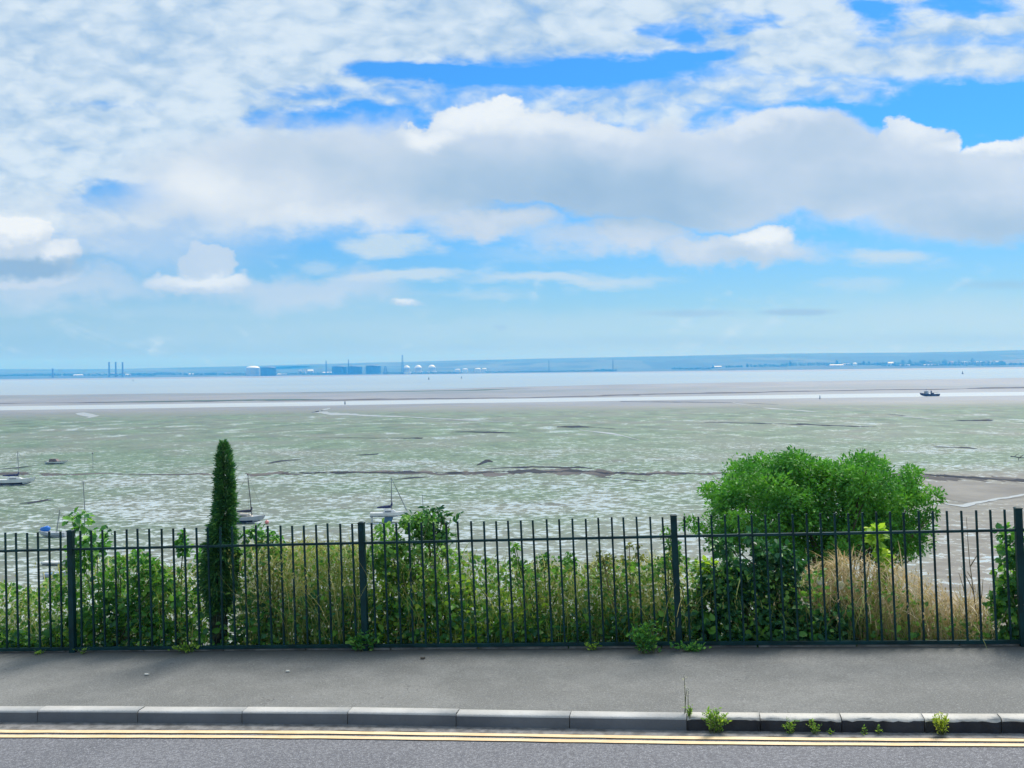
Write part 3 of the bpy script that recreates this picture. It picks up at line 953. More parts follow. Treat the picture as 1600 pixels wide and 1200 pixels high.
M_DRY = leaf_mat('dry_grass_blades', [(0, (.26, .25, .11)), (.35, (.42, .35, .20)), (.7, (.56, .46, .30)), (1, (.66, .57, .42))], .35, patch=.25, tint=(1.1, 1.0, .75))
M_STEM = simple_mat('green_brown_stems', (.10, .12, .05), .8, .2, 5)
M_DRYSTEM = simple_mat('dead_stems', (.22, .17, .11), .85, .2, 5)
M_BARK = simple_mat('bark', (.075, .06, .045), .9, .3, 8, bump=.6)
M_FLOWER = leaf_mat('white_petals', [(0, (.62, .62, .55)), (1, (.78, .76, .70))], .3)

# skyline of the undergrowth seen through the railing (photograph pixels)
TOPX = np.array([(-400, 900), (-60, 900), (0, 905), (60, 918), (100, 880), (140, 866), (230, 866), (270, 890), (310, 872), (380, 850), (450, 848), (520, 850), (565, 852), (620, 845), (700, 850), (740, 864), (800, 880), (860, 880), (900, 888), (950, 874),
                 (1000, 876), (1060, 862), (1110, 880), (1240, 900), (1300, 880), (1330, 874), (1400, 884), (1440, 908), (1480, 938), (1540, 938), (1570, 905), (1650, 880), (2000, 880)], float)


def ground_at(x, n):
    p = at_n_many(x, np.full(np.shape(x), 950.0), n); z = bank_z(p); p[..., 2] = z
    return p


def top_z(x, y, n): return at_n_many(x, y, n)[..., 2]


def grass_patch(name, x0, x1, count, mat, jit, wid, lean_s, nmax=2.0, nmin=.14, heads=.3, low=0.0, dens=None, r=rng):
    x = r.uniform(x0, x1, count)
    if dens is not None:
        x = x[r.uniform(size=count) < dens(x)]
    n = nmin + (nmax - nmin) * r.uniform(size=len(x)) ** 1.2
    yt = np.interp(x, TOPX[:, 0], TOPX[:, 1]) + np.abs(r.normal(0, jit, len(x))) - 4 + low + r.uniform(size=len(x)) ** 3 * 60
    P0 = ground_at(x, n)
    H = np.clip(top_z(x, yt, n) - P0[:, 2], .12, 3.2)
    lean = r.standard_t(3, (len(x), 2)).clip(-4, 4) * lean_s * H[:, None]
    V, q, tips = blades(P0, H, lean, wid * r.uniform(.6, 1.4, len(x)), r=r)
    parts = [(V, [q])]
    m = r.uniform(size=len(x)) < heads
    T = tips[m]
    if len(T):
        k = 7
        Pp = np.repeat(T, k, 0) - np.stack([np.zeros(len(T) * k), np.zeros(len(T) * k), r.uniform(0, .11, len(T) * k)], 1) + r.normal(0, .006, (len(T) * k, 3))
        A = unit(np.stack([r.normal(0, .35, len(Pp)), r.normal(0, .35, len(Pp)), np.ones(len(Pp))], 1))
        parts.append(leaf_arrays(Pp, r.uniform(.018, .038, len(Pp)), .30, A=A, r=r))
    V, Fs = join(parts)
    return tag(np_mesh(name, V, Fs, mat), kind='stuff')


SPIRE_GAP = lambda x: np.where((x > 312) & (x < 376), .7, 1)
BLADE_GAP = lambda x: np.where((x > 312) & (x < 376), .3, np.where((x > 1085) & (x < 1330), .25, 1))


def tangle(name, x0, x1, count, mat, L, ylo, yhi, n0=.15, n1=1.7, pw=.8, up=.35, dens=None, r=rng, wid=.05):
    """bent and fallen stems lying every way through the growth"""
    x = r.uniform(x0, x1, count)
    if dens is not None: x = x[r.uniform(size=len(x)) < dens(x)]
    n = r.uniform(n0, n1, len(x)); g = ground_at(x, n)
    zt = np.maximum(top_z(x, np.interp(x, TOPX[:, 0], TOPX[:, 1]) + ylo, n), g[:, 2] + .12); zb = np.maximum(g[:, 2], top_z(x, np.full(len(x), float(yhi)), n))
    P0 = g.copy(); P0[:, 2] = zb + (zt - zb) * r.uniform(size=len(x)) ** pw
    k = 4; Ls = L * r.uniform(.5, 1.6, len(x)); d = unit(r.normal(size=(len(x), 3)) * np.array([1, .8, .55]) + np.array([0, 0, up]))
    sag = r.uniform(.1, .7, len(x)); side = unit(np.cross(d, np.array([0, .3, 1.0]) + 0 * d)); w = wid * .1 * r.uniform(.6, 1.4, len(x))
    Vs = []
    for i in range(k + 1):
        t = i / k
        c = P0 + d * (Ls * t)[:, None] - np.array([0, 0, 1]) * (Ls * sag * t * t)[:, None]
        ww = (w * (1 - .75 * t))[:, None]
        Vs += [c - side * ww, c + side * ww]
    V = np.stack(Vs, 1); off = (np.arange(len(x)) * (2 * k + 2))[:, None]
    q = np.concatenate([np.array([[2 * i, 2 * i + 1, 2 * i + 3, 2 * i + 2]]) + off for i in range(k)])
    return tag(np_mesh(name, V.reshape(-1, 3), [q], mat), kind='stuff')


grass_patch('tall_grass', -380, 1300, 3000, M_GRASS, 24, .0075, .26, heads=.15, dens=BLADE_GAP)
grass_patch('tall_grass', 390, 570, 800, M_GRASS, 12, .007, .25, heads=.5)
grass_patch('tall_grass', 700, 1060, 1000, M_GRASS, 18, .007, .28, heads=.3)
tangle('fallen_grass', -380, 1300, 5200, M_GRASS, .22, 4, 985, dens=BLADE_GAP)
tangle('fallen_grass', 385, 575, 2400, M_GRASS, .20, -2, 960)
tangle('fallen_grass', 830, 1060, 1800, M_GRASS, .20, -2, 985)
grass_patch('dry_grass', 1255, 1500, 1300, M_DRY, 20, .0075, .34, heads=.3, nmin=.25)
grass_patch('dry_grass', 1440, 1560, 500, M_DRY, 18, .007, .36, heads=.3)
grass_patch('dry_grass', 1600, 2000, 1200, M_DRY, 22, .007, .25, heads=.3)
tangle('fallen_dry_grass', 1290, 1545, 2700, M_DRY, .26, -2, 1003, n0=.25, wid=.055)
tangle('fallen_dry_grass', 1255, 1330, 900, M_DRY, .22, -6, 960, n0=.6, wid=.055)
grass_patch('tall_grass', 1300, 1560, 1700, M_GRASS, 22, .007, .26, heads=.1, low=38)
tangle('fallen_grass', 1290, 1560, 900, M_GRASS, .22, 20, 1003)


def leaf_layer(name, x0, x1, count, mat, L, ylo, yhi, n0, n1, tpl=HEX, tf=HEX_F, asp=.8, pw=1.0, r=rng, dens=None, stems=0):
    x = r.uniform(x0, x1, count)
    if dens is not None: x = x[r.uniform(size=count) < dens(x)]
    n = r.uniform(n0, n1, len(x))
    g = ground_at(x, n)
    t = r.uniform(size=len(x)) ** pw
    yt = np.interp(x, TOPX[:, 0], TOPX[:, 1]) + ylo
    zt = np.maximum(top_z(x, yt, n), g[:, 2] + .1); zb = np.maximum(g[:, 2], top_z(x, np.full(len(x), yhi), n))
    P = g.copy(); P[:, 2] = zb + (zt - zb) * t
    parts = [leaf_arrays(P, L * r.uniform(.55, 1.35, len(x)), asp, tpl=tpl, tf=tf, r=r)]
    V, Fs = join(parts)
    return tag(np_mesh(name, V, Fs, mat), kind='stuff')


DRY_GAP = lambda x: np.where((x > 1330) & (x < 1545), .12, 1) * SPIRE_GAP(x)
leaf_layer('undergrowth', -380, 1290, 19000, M_LEAF_MIX, .050, 2, 1012, .12, 1.6, pw=.95, dens=SPIRE_GAP)
leaf_layer('undergrowth', -380, 1290, 6000, leaf_mat('olive_undergrowth', [(0, (.07, .10, .03)), (.5, (.15, .17, .055)), (1, (.28, .27, .11))], .4), .042, 0, 990, .2, 1.8, pw=.8, tpl=KITE, tf=KITE_F, asp=.4, dens=SPIRE_GAP)
M_TAN = leaf_mat('seeding_undergrowth', [(0, (.12, .12, .05)), (.5, (.22, .19, .09)), (1, (.34, .29, .17))], .4)
leaf_layer('undergrowth', 400, 575, 2600, M_TAN, .036, -4, 960, .15, 1.6, pw=.7, tpl=KITE, tf=KITE_F, asp=.35)
leaf_layer('undergrowth', 830, 1060, 2200, M_TAN, .036, -4, 990, .15, 1.6, pw=.8, tpl=KITE, tf=KITE_F, asp=.35)
leaf_layer('undergrowth', 215, 320, 800, M_TAN, .036, 0, 980, .15, 1.6, pw=.8, tpl=KITE, tf=KITE_F, asp=.35)
leaf_layer('undergrowth', -380, 2000, 5500, M_LEAF_BROAD, .075, 85, 1010, .10, .8, pw=1.0, dens=DRY_GAP)
leaf_layer('undergrowth', -380, 2000, 8500, M_LEAF_DARK, .06, 75, 1012, .10, .7, pw=1.3, dens=DRY_GAP)
leaf_layer('undergrowth', 1300, 1560, 1500, M_LEAF_MIX, .045, 30, 1010, .12, 1.2, pw=1.4)
leaf_layer('undergrowth', 560, 860, 2400, M_LEAF_YEL, .05, 40, 1008, .12, 1.0, pw=1.3, dens=lambda x: .35 + .65 * np.sin(x * .045) ** 2)


def bush(name, ells, n_mid, n_dep, count, L, mat, label, cat, asp=.75, tpl=HEX, tf=HEX_F, stems=10, stem_mat=None, clump=None, r=None, root_x=None, flat=.35, fall=0.0, sky_tips=0):
    """a plant of leaf clumps filling ellipses given as (px, py, rx, ry) with a real depth; rooted on the bank"""
    r = r or np.random.default_rng(len(label) * 13 + count)
    ells = np.array(ells, float)
    cx = ells[:, 0].mean() if root_x is None else root_x
    g = ground_at(np.array([cx]), np.array([n_mid]))[0]
    root = empty(name, tuple(g)); tag(root, label, cat)
    wgt = ells[:, 2] * ells[:, 3]; wgt = wgt / wgt.sum()
    nc = clump or 60
    e = r.choice(len(ells), nc, p=wgt)
    a = r.uniform(0, math.tau, nc); rad = np.sqrt(r.uniform(0.05, 1, nc))
    qx = ells[e, 0] + ells[e, 2] * rad * np.cos(a); qy = ells[e, 1] + ells[e, 3] * rad * np.sin(a)
    nd = n_mid + n_dep * r.uniform(-1, 1, nc) * np.sqrt(np.maximum(1 - rad ** 2, .05))
    C = at_n_many(qx, qy, nd)
    cr = r.uniform(.6, 1.25, nc)
    px_m = float(np.linalg.norm(C.mean(0)[:2])) / F
    base_r = max(.5 * math.sqrt((ells[:, 2] * ells[:, 3]).sum() * math.pi / nc) * px_m * 1.25, L * .9)
    k = r.choice(nc, count, p=cr ** 2 / (cr ** 2).sum())
    d = r.normal(size=(count, 3)); d = unit(d) * (r.uniform(.15, 1, count) ** .5)[:, None] * np.array([1, 1, .8])
    P = C[k] + d * (cr[k] * base_r)[:, None]
    gz = bank_z(P); P[:, 2] = np.maximum(P[:, 2], gz + .02)
    nn = (P - FL) @ FN
    A = unit(d + r.normal(0, .55, (count, 3)) + np.array([0, 0, -.25 - fall]))
    N = unit(d * .5 + r.normal(0, .5, (count, 3)) + np.array([0, 0, .8]))
    V, Fs = leaf_arrays(P - g, L * r.uniform(.55, 1.3, count), asp, A=A, N=N, tpl=tpl, tf=tf, r=r)
    np_mesh('foliage', V, Fs, mat, root)
    bm = bmesh.new()
    for i in r.choice(nc, min(stems, nc), replace=False):
        b = g + r.normal(0, .10, 3) * np.array([1, .5, 0]); b[2] = float(bank_z(b)) - .05
        t = C[i]; m = (b + t) / 2 + r.normal(0, .05, 3) + np.array([0, 0, .04])
        add_tube(bm, [b - g, m - g, t - g], [.012, .008, .004], 5)
    bm_obj('stems', bm, stem_mat or M_STEM, root, smooth=True)
    return root, g


bush('leafy_climber', [(150, 890, 42, 48), (205, 905, 48, 40), (255, 930, 40, 45), (130, 950, 45, 55), (210, 965, 60, 40), (122, 835, 14, 22), (160, 842, 26, 18)], .35, .22, 2000, .075, M_LEAF_BROAD,
     'bushy climber with broad glossy green leaves behind the leftmost post in view', 'bush', clump=46, stems=14)
bush('shrub', [(640, 840, 46, 26), (680, 830, 30, 24), (665, 850, 50, 26), (650, 880, 70, 40), (660, 930, 80, 50), (600, 850, 26, 24), (630, 818, 14, 10)], .55, .3, 2700, .055, M_LEAF_MIX,
     'mixed green shrub with a leafy tip rising above the railing near the middle', 'shrub', clump=60, stems=16)
bush('sumac_sprig', [(690, 802, 24, 7), (662, 804, 12, 7), (712, 806, 10, 7), (700, 822, 18, 16), (676, 826, 28, 18), (650, 818, 14, 10)], .75, .12, 300, .08, M_LEAF_DARK, 'small dark leafed sprig standing highest above the railing beside the grey post in the mud', 'sapling', asp=.42, clump=20, stems=9)
bush('bramble_bush', [(1190, 935, 85, 70), (1140, 985, 70, 30), (1240, 960, 80, 50), (1270, 985, 80, 28), (1170, 880, 60, 40), (1120, 930, 40, 50), (1300, 975, 50, 30)], .5, .32, 9500, .066, M_LEAF_DARK,
     'dense dark bramble bush pressed against the railing under the round green tree', 'bush', clump=120, stems=20)
bush('ivy_bush', [(1585, 900, 24, 40), (1590, 960, 32, 50), (1570, 935, 26, 22), (1582, 850, 10, 30), (1640, 920, 60, 80), (1600, 820, 12, 14)], .35, .2, 1900, .07, M_LEAF_BROAD, 'leafy green bush climbing the last post at the right end of the railing', 'bush', clump=44, stems=12)
bush('creeper', [(1372, 862, 9, 30), (1378, 900, 12, 26), (1368, 832, 6, 14), (1385, 880, 8, 14)], .9, .1, 240, .075, M_LEAF_YEL, 'yellow green creeper standing upright in the dry grass before the round tree', 'creeper', clump=14, stems=4)
bush('goldenrod', [(1105, 895, 12, 18), (1102, 880, 8, 12)], .5, .08, 90, .06, M_LEAF_YEL, 'small bright yellow green sprig behind the railing left of the dark bramble', 'plant', clump=6, stems=3)
bush('elder_sprig', [(405, 834, 12, 12), (425, 845, 16, 12), (380, 840, 10, 12), (430, 866, 30, 10)], .5, .12, 300, .055, M_LEAF_BROAD, 'light leafy shoots rising between the bars just right of the tall green spire', 'plant', clump=14, stems=6)
bush('young_ash', [(288, 850, 7, 18), (300, 868, 18, 14), (272, 838, 5, 8)], .5, .1, 190, .06, M_LEAF_BROAD, 'thin leafy shoots rising between the bars left of the tall green spire', 'plant', clump=10, stems=4)
bush('young_hawthorn', [(1046, 838, 6, 22), (1040, 870, 14, 20), (1060, 866, 16, 16)], .45, .1, 240, .045, M_LEAF_MIX, 'narrow leafy stem climbing beside the third full post under the top rail', 'plant', clump=12, stems=4)
bush('clump_of_mallow', [(812, 868, 10, 26), (806, 848, 5, 10), (850, 868, 14, 18), (880, 872, 14, 16)], .6, .14, 300, .05, M_LEAF_MIX, 'loose green shoots standing alone above the grass right of the middle of the railing', 'plant', clump=14, stems=8)
bush('nettle_clump', [(985, 872, 10, 20), (940, 880, 18, 16), (1000, 860, 8, 14)], .6, .14, 260, .045, leaf_mat('olive_leaves', [(0, (.06, .08, .03)), (1, (.20, .19, .09))], .3), 'brownish seed topped stems in the grass left of the third full post', 'plant', clump=14, stems=8, stem_mat=M_DRYSTEM)


# ------------------------------------------------------------------ round tree on the bank
def round_tree():
    r = np.random.default_rng(77)
    n0 = 7.5
    g = ground_at(np.array([1300.]), np.array([n0]))[0]
    root = empty('round_tree', tuple(g)); tag(root, 'broad feathery green tree on the bank standing well above the railing', 'tree')
    outline = [(1140, 800, 34, 60), (1185, 770, 42, 50), (1235, 765, 48, 52), (1160, 740, 26, 22), (1215, 742, 32, 28), (1245, 730, 22, 20), (1272, 745, 26, 20), (1300, 790, 60, 56), (1345, 765, 56, 50), (1320, 735, 34, 18), (1362, 730, 30, 18), (1400, 765, 36, 32),
               (1418, 742, 16, 14), (1440, 785, 32, 24), (1456, 778, 10, 10), (1350, 830, 80, 44), (1230, 830, 90, 50), (1290, 870, 80, 26), (1400, 830, 40, 36), (1106, 762, 9, 10), (1442, 812, 12, 8), (1115, 785, 12, 14), (1085, 822, 16, 10)]
    px_m = (np.linalg.norm(g[:2])) / F
    C = []; CR = []
    for (cx, cy, rx, ry) in outline:
        m = max(2, int(rx * ry / 165))
        a = r.uniform(0, math.tau, m); q = np.sqrt(r.uniform(0, 1, m))
        dep = n0 + r.uniform(-1, 1, m) * np.sqrt(np.maximum(1 - q ** 2, .04)) * (1.3 if rx > 25 else .5)
        C.append(at_n_many(cx + rx * q * np.cos(a) * .92, cy + ry * q * np.sin(a) * .92, dep)); CR.append(np.full(m, min(rx, ry)) ** .5)
    C = np.concatenate(C); CR = np.concatenate(CR)
    CR = (CR / 6.0).clip(.4, 1.1) * r.uniform(.6, 1.25, len(C)) * .25
    parts = []
    # each clump: short twigs fanning out and up, feathered with small leaflets
    for c, cr in zip(C, CR):
        k = int(330 * (cr / .24) ** 1.7) + 30
        d = unit(r.normal(size=(k, 3)) + np.array([0, 0, .25]))
        rad = r.uniform(.1, 1, k) ** .55
        wob = 1 + .35 * np.sin(d[:, 0] * 7 + c[0] * 9) * np.sin(d[:, 1] * 6 + d[:, 2] * 7 + c[2] * 5)
        P = c + d * (cr * rad * wob)[:, None] * np.array([1.1, 1.1, .85])
        A = unit(d + r.normal(0, .5, (k, 3)) + np.array([0, 0, -.1]))
        N = unit(d * 1.0 + r.normal(0, .42, (k, 3)) + np.array([0, 0, .35]))
        parts.append(leaf_arrays(P - g, r.uniform(.045, .085, k), .5, A=A, N=N, r=r))
    V, Fs = join(parts)
    np_mesh('crown', V, Fs, M_TREE, root)
    bm = bmesh.new()
    b0 = Vector((0, 0, -.2))
    for j in range(5):
        t = Vector(((j - 2) * .28 + r.normal() * .08, r.normal() * .25, 2.0 + r.uniform(0, .6)))
        add_tube(bm, [b0 + Vector(((j - 2) * .05, 0, 0)), t * .5 + Vector((r.normal() * .06, 0, .1)), t], [.11, .075, .045], 8)
        for _ in range(9):
            tgt = Vector(C[r.integers(len(C))] - g)
            mid = (t + tgt) / 2 + Vector((0, 0, .08)) + Vector(r.normal(0, .06, 3))
            add_tube(bm, [t, mid, tgt], [.035, .02, .008], 5)
    bm_obj('trunk', bm, M_BARK, root, smooth=True)
    # bare twigs at the right side of the crown
    bm = bmesh.new()
    for (xa, ya, xb_, yb) in ((1395, 868, 1446, 812), (1405, 862, 1432, 830), (1400, 850, 1462, 806), (1390, 875, 1425, 852), (1398, 880, 1436, 868), (1385, 885, 1408, 836)):
        a = Vector(at_n(xa, ya, n0 - .3) - g); b = Vector(at_n(xb_, yb, n0 - .2) - g)
        add_tube(bm, [a, (a + b) / 2 + Vector((0, 0, -.05)), b], [.014, .009, .004], 5)
    bm_obj('bare_twigs', bm, M_DRYSTEM, root)


round_tree()


# ------------------------------------------------------------------ tall spire plant behind the railing
def spire_plant():
    r = np.random.default_rng(8)
    n0 = .30
    g = ground_at(np.array([338.]), np.array([n0]))[0]
    root = empty('spire_plant', tuple(g)); tag(root, 'tall narrow green spire of drooping fine leaves on a dark trunk behind the railing', 'spire plant')
    prof = np.array([(690, 349, 4), (694, 349.5, 5), (702, 350, 10), (714, 350.5, 12.5), (760, 351.5, 16), (800, 350.6, 17), (830, 347.5, 20), (860, 345.5, 26), (895, 343.5, 31), (915, 343.5, 29), (928, 343.5, 23), (940, 340, 14), (952, 339, 10)], float)
    k = 17000
    y = 690 + 262 * r.uniform(0, 1, k) ** .85
    ax = np.interp(y, prof[:, 0], prof[:, 1]); rad = np.interp(y, prof[:, 0], prof[:, 2])
    C = at_n_many(ax, y, np.full(k, n0))
    pm = np.linalg.norm(C[:, :2], axis=1) / F
    th = r.uniform(0, math.tau, k)
    q = r.uniform(.1, 1, k) ** .5
    ripple = 1 + .16 * np.sin(C[:, 2] * 34 + 3 * th) + .10 * np.sin(th * 5 + C[:, 2] * 11)
    dirv = np.stack([np.cos(th), np.sin(th), th * 0], 1)
    stray = np.where(r.uniform(size=k) < .05, r.uniform(1.1, 1.5, k), 1.0)
    P = C + dirv * (stray * q * rad * pm * np.interp(y, [690, 800, 860, 952], [.72, .74, .78, .7]) * ripple)[:, None]
    up = np.interp(y, [690, 720, 800, 952], [1.2, .55, .2, -.7])
    A = unit(dirv + np.stack([th * 0, th * 0, up + r.normal(0, .35, k)], 1) + r.normal(0, .25, (k, 3)))
    L = np.interp(y, [690, 720, 860, 952], [.04, .05, .075, .085]) * r.uniform(.6, 1.3, k)
    V, Fs = leaf_arrays(P - g, L, .17, A=A, r=r)
    m = leaf_mat('spire_leaves', [(0, (.018, .065, .040)), (.5, (.032, .10, .052)), (.85, (.06, .145, .062)), (1, (.13, .20, .09))], .3)
    np_mesh('foliage', V, Fs, m, root)
    # dry thatch of older leaves and the trunk
    bm = bmesh.new()
    pts = [at_n(340, 1010, n0), at_n(341, 980, n0), at_n(341, 940, n0), at_n(344, 860, n0), at_n(349, 705, n0)]
    add_tube(bm, [p - g for p in pts], [.075, .066, .07, .05, .012], 14)
    bm_obj('trunk', bm, simple_mat('spire_trunk', (.022, .032, .035), .9, .35, 25, bump=.8), root, smooth=True)
    k = 900
    y = r.uniform(920, 985, k); C = at_n_many(np.full(k, 341.), y, np.full(k, n0)); th = r.uniform(0, math.tau, k)
    dirv = np.stack([np.cos(th), np.sin(th), th * 0], 1)
    V, Fs = leaf_arrays(C + dirv * .068 - g, r.uniform(.06, .13, k), .10, A=unit(dirv * .25 + np.array([0, 0, -1]) + r.normal(0, .12, (k, 3))), N=dirv, r=r)
    np_mesh('dead_leaves', V, Fs, leaf_mat('spire_dead_leaves', [(0, (.022, .035, .032)), (.8, (.05, .06, .045)), (1, (.10, .10, .07))], .15), root)


spire_plant()

# dead stalks against the mud at the right end
rd = np.random.default_rng(3)
dead = empty('dead_stalk', tuple(ground_at(np.array([1522.]), np.array([.6]))[0])); tag(dead, 'bare brown branching stalk against the mud near the right end of the railing', 'dead plant')
dl = np.array(dead.location); bm = bmesh.new()
for pts in ([(1530, 1000), (1522, 930), (1515, 880), (1512, 840), (1510, 808)], [(1522, 925), (1512, 905), (1502, 885)], [(1516, 885), (1524, 872), (1530, 862)], [(1512, 960), (1506, 920), (1498, 895)], [(1527, 970), (1534, 930), (1536, 905)], [(1519, 905), (1511, 893)]):
    P = [at_n(x, y, .6) - dl for x, y in pts]
    add_tube(bm, P, list(np.linspace(.0065, .002, len(P))), 5)
bm_obj('stem', bm, M_DRYSTEM, dead)
# nodding dark shoot above the left post
sh = empty('nodding_shoot', tuple(ground_at(np.array([118.]), np.array([.35]))[0])); tag(sh, 'thin nodding shoot rising above the railing beside the leftmost post in view', 'plant')
sl = np.array(sh.location); bm = bmesh.new()
add_tube(bm, [at_n(x, y, .35) - sl for x, y in ((120, 900), (119, 850), (116, 825), (112, 812), (107, 804))], [.006, .005, .004, .003, .002], 5)
add_tube(bm, [at_n(x, y, .35) - sl for x, y in ((165, 900), (160, 850), (166, 834), (172, 828))], [.006, .005, .004, .003], 5)
bm_obj('stem', bm, M_STEM, sh)
P = np.concatenate([at_n_many(np.array([105, 107, 109, 112, 104, 108, 115, 117.]), np.array([806, 803, 805, 811, 808, 807, 818, 824.]), np.full(8, .35)), at_n_many(np.array([170, 173, 168, 162, 166, 175.]), np.array([828, 832, 833, 836, 838, 836.]), np.full(6, .35))])
P = np.repeat(P, 3, 0) + rd.normal(0, .008, (len(P) * 3, 3))
V, Fs = leaf_arrays(P - sl, rd.uniform(.03, .055, len(P)), .5, r=rd)
np_mesh('leaves', V, Fs, M_LEAF_DARK, sh)


# ------------------------------------------------------------------ weeds at the kerb and through the railing
def weed(name, x, y, h_px, w_px, count, L, mat, label, stems=9, on='kerb', tpl=KITE, tf=KITE_F, asp=.4, spread=1.0, cat='weed', group=None):
    r = np.random.default_rng(int(x * 7 + y))
    if on == 'kerb': g = kerb_pt(kerb_s(x, y), .165, -KH)
    else: g = on_pave(float(x), float(y))
    pm = np.linalg.norm(g) / F
    pm = np.linalg.norm((g - CAM)) / F
    root = empty(name, tuple(g)); tag(root, label, cat, group)
    H, W = h_px * pm, w_px * pm * .5
    bm = bmesh.new(); P = []; Ad = []
    for i in range(stems):
        a = r.uniform(0, math.tau); rr = r.uniform(.1, 1) ** .7
        tip = np.array([math.cos(a) * W * rr, math.sin(a) * W * rr * .35, H * r.uniform(.5, 1) * (1 - .35 * rr)])
        b = np.array([r.normal(0, W * .2), r.normal(0, .012), -.01])
        mid = (b + tip) / 2 + np.array([0, 0, H * .08]) - np.array([tip[0], tip[1], 0]) * .12
        add_tube(bm, [b, mid, tip], [.0035, .0028, .0015], 5)
        for t in r.uniform(.15, 1, max(2, count // stems)):
            p = (1 - t) ** 2 * b + 2 * t * (1 - t) * (mid * 2 - (b + tip) / 2) + t * t * tip
            P.append(p + r.normal(0, L * .25, 3)); Ad.append(unit(np.array([r.normal(), r.normal() * .7, .6])))
    bm_obj('stems', bm, M_STEM, root)
    P = np.array(P); P[:, 2] = np.maximum(P[:, 2], .005)
    V, Fs = leaf_arrays(P, L * r.uniform(.5, 1.3, len(P)), asp, A=np.array(Ad), tpl=tpl, tf=tf, r=r)
    np_mesh('leaves', V, Fs, mat, root)
    return root


KW = 'weeds along the old kerb'
M_WEED = leaf_mat('weed_leaves', [(0, (.06, .12, .03)), (.5, (.13, .21, .045)), (1, (.28, .33, .07))], .4)
M_WEED_Y = leaf_mat('yellow_weed_leaves', [(0, (.16, .20, .03)), (.5, (.30, .33, .05)), (1, (.50, .48, .10))], .4)
weed('kerb_weed', 1121, 1146, 46, 52, 420, .030, M_WEED, 'widest sprawling weed at the kerb, first beyond the end of the new concrete stones', 22, group=KW)
weed('kerb_weed', 1240, 1143, 28, 28, 120, .024, M_WEED, 'loose thin weed against the dark kerb face, second along the old stones', 9, group=KW)
weed('kerb_weed', 1278, 1143, 30, 26, 110, .024, M_WEED, 'small pale dotted weed against the dark kerb face, third along the old stones', 8, group=KW)
weed('kerb_weed', 1304, 1144, 10, 12, 26, .022, M_WEED, 'tiniest tuft of leaves at the foot of the old kerb', 6, group=KW)
weed('kerb_weed', 1359, 1146, 13, 12, 34, .022, M_WEED, 'low two leaved tuft at the kerb foot halfway along the old stones', 6, group=KW)
weed('kerb_weed', 1383, 1146, 16, 10, 40, .022, M_WEED, 'small upright tuft at the kerb foot just right of the low two leaved one', 6, group=KW)
weed('kerb_weed', 1487, 1151, 46, 28, 330, .026, M_WEED_Y, 'bright yellow green upright weed at the kerb nearest the right edge', 14, group=KW)
weed('kerb_weed', 1077, 1119, 20, 14, 90, .022, M_WEED, 'small bushy weed in the gap where the two kinds of kerb meet', 9, on='pave', group=KW)
pl = weed('white_flower_stalk', 1073, 1113, 80, 16, 30, .016, M_FLOWER, 'thin stalk of tiny white flowers rising at the joint of the two kerbs', 3, on='pave', cat='wildflower')
FW = 'plants growing out under the railing'
weed('fence_weed', 568, 1017, 34, 62, 210, .060, M_LEAF_BROAD, 'leafy plant spilling onto the pavement at the foot of the second full post', 14, on='pave', tpl=HEX, tf=HEX_F, asp=.45, group=FW)
weed('fence_weed', 1010, 1021, 56, 66, 620, .042, M_LEAF_BROAD, 'largest bushy plant pushing through the railing onto the pavement', 26, on='pave', asp=.6, group=FW)
weed('fence_weed', 1078, 1018, 16, 66, 130, .040, M_LEAF_BROAD, 'low trailing leaves on the pavement right of the third full post', 10, on='pave', tpl=HEX, tf=HEX_F, asp=.6, group=FW)
weed('fence_weed', 292, 1020, 16, 50, 110, .045, M_WEED, 'low trailing weed under the railing left of the spire plant', 10, on='pave', asp=.5, group=FW)
weed('fence_weed', 60, 1022.5, 7, 26, 40, .035, M_WEED, 'flat scrap of weed under the railing at the far left', 6, on='pave', asp=.5, group=FW)
weed('fence_weed', 925, 1016, 18, 36, 60, .040, M_WEED, 'sparse straggling weed under the railing left of the largest one', 8, on='pave', asp=.4, group=FW)
weed('fence_weed', 1235, 1008, 22, 50, 150, .045, M_LEAF_DARK, 'dark trailing bramble leaves under the railing below the round tree', 9, on='pave', tpl=HEX, tf=HEX_F, asp=.6, group=FW)
weed('fence_weed', 128, 1022, 10, 26, 40, .03, M_WEED, 'small weed at the foot of the leftmost post in view', 6, on='pave', asp=.5, group=FW)
# bindweed flowers over the bramble
for lab, x, y in (('white bindweed flower over the dark bramble, left of a pair', 1281, 908), ('white bindweed flower in the dry grass, right of a pair', 1314, 915)):
    c = at_n(x, y, .42)
    ro = empty('bindweed_flower', tuple(c)); tag(ro, lab, 'flower', 'bindweed flowers')
    bm = bmesh.new(); add_lathe(bm, [(.006, -.05), (.010, -.03), (.022, -.012), (.042, .004), (.046, .006), (.02, -.006), (.006, -.03)], n=12)
    o = bm_obj('petals', bm, M_FLOWER, ro, smooth=True); o.rotation_euler = (R(70), R(10), R(20))
    bm = bmesh.new(); add_tube(bm, [(0, .04, -.03), (0.01, .06, -.12), (.0, .07, -.3)], [.003, .003, .003], 5); bm_obj('stem', bm, M_STEM, ro)
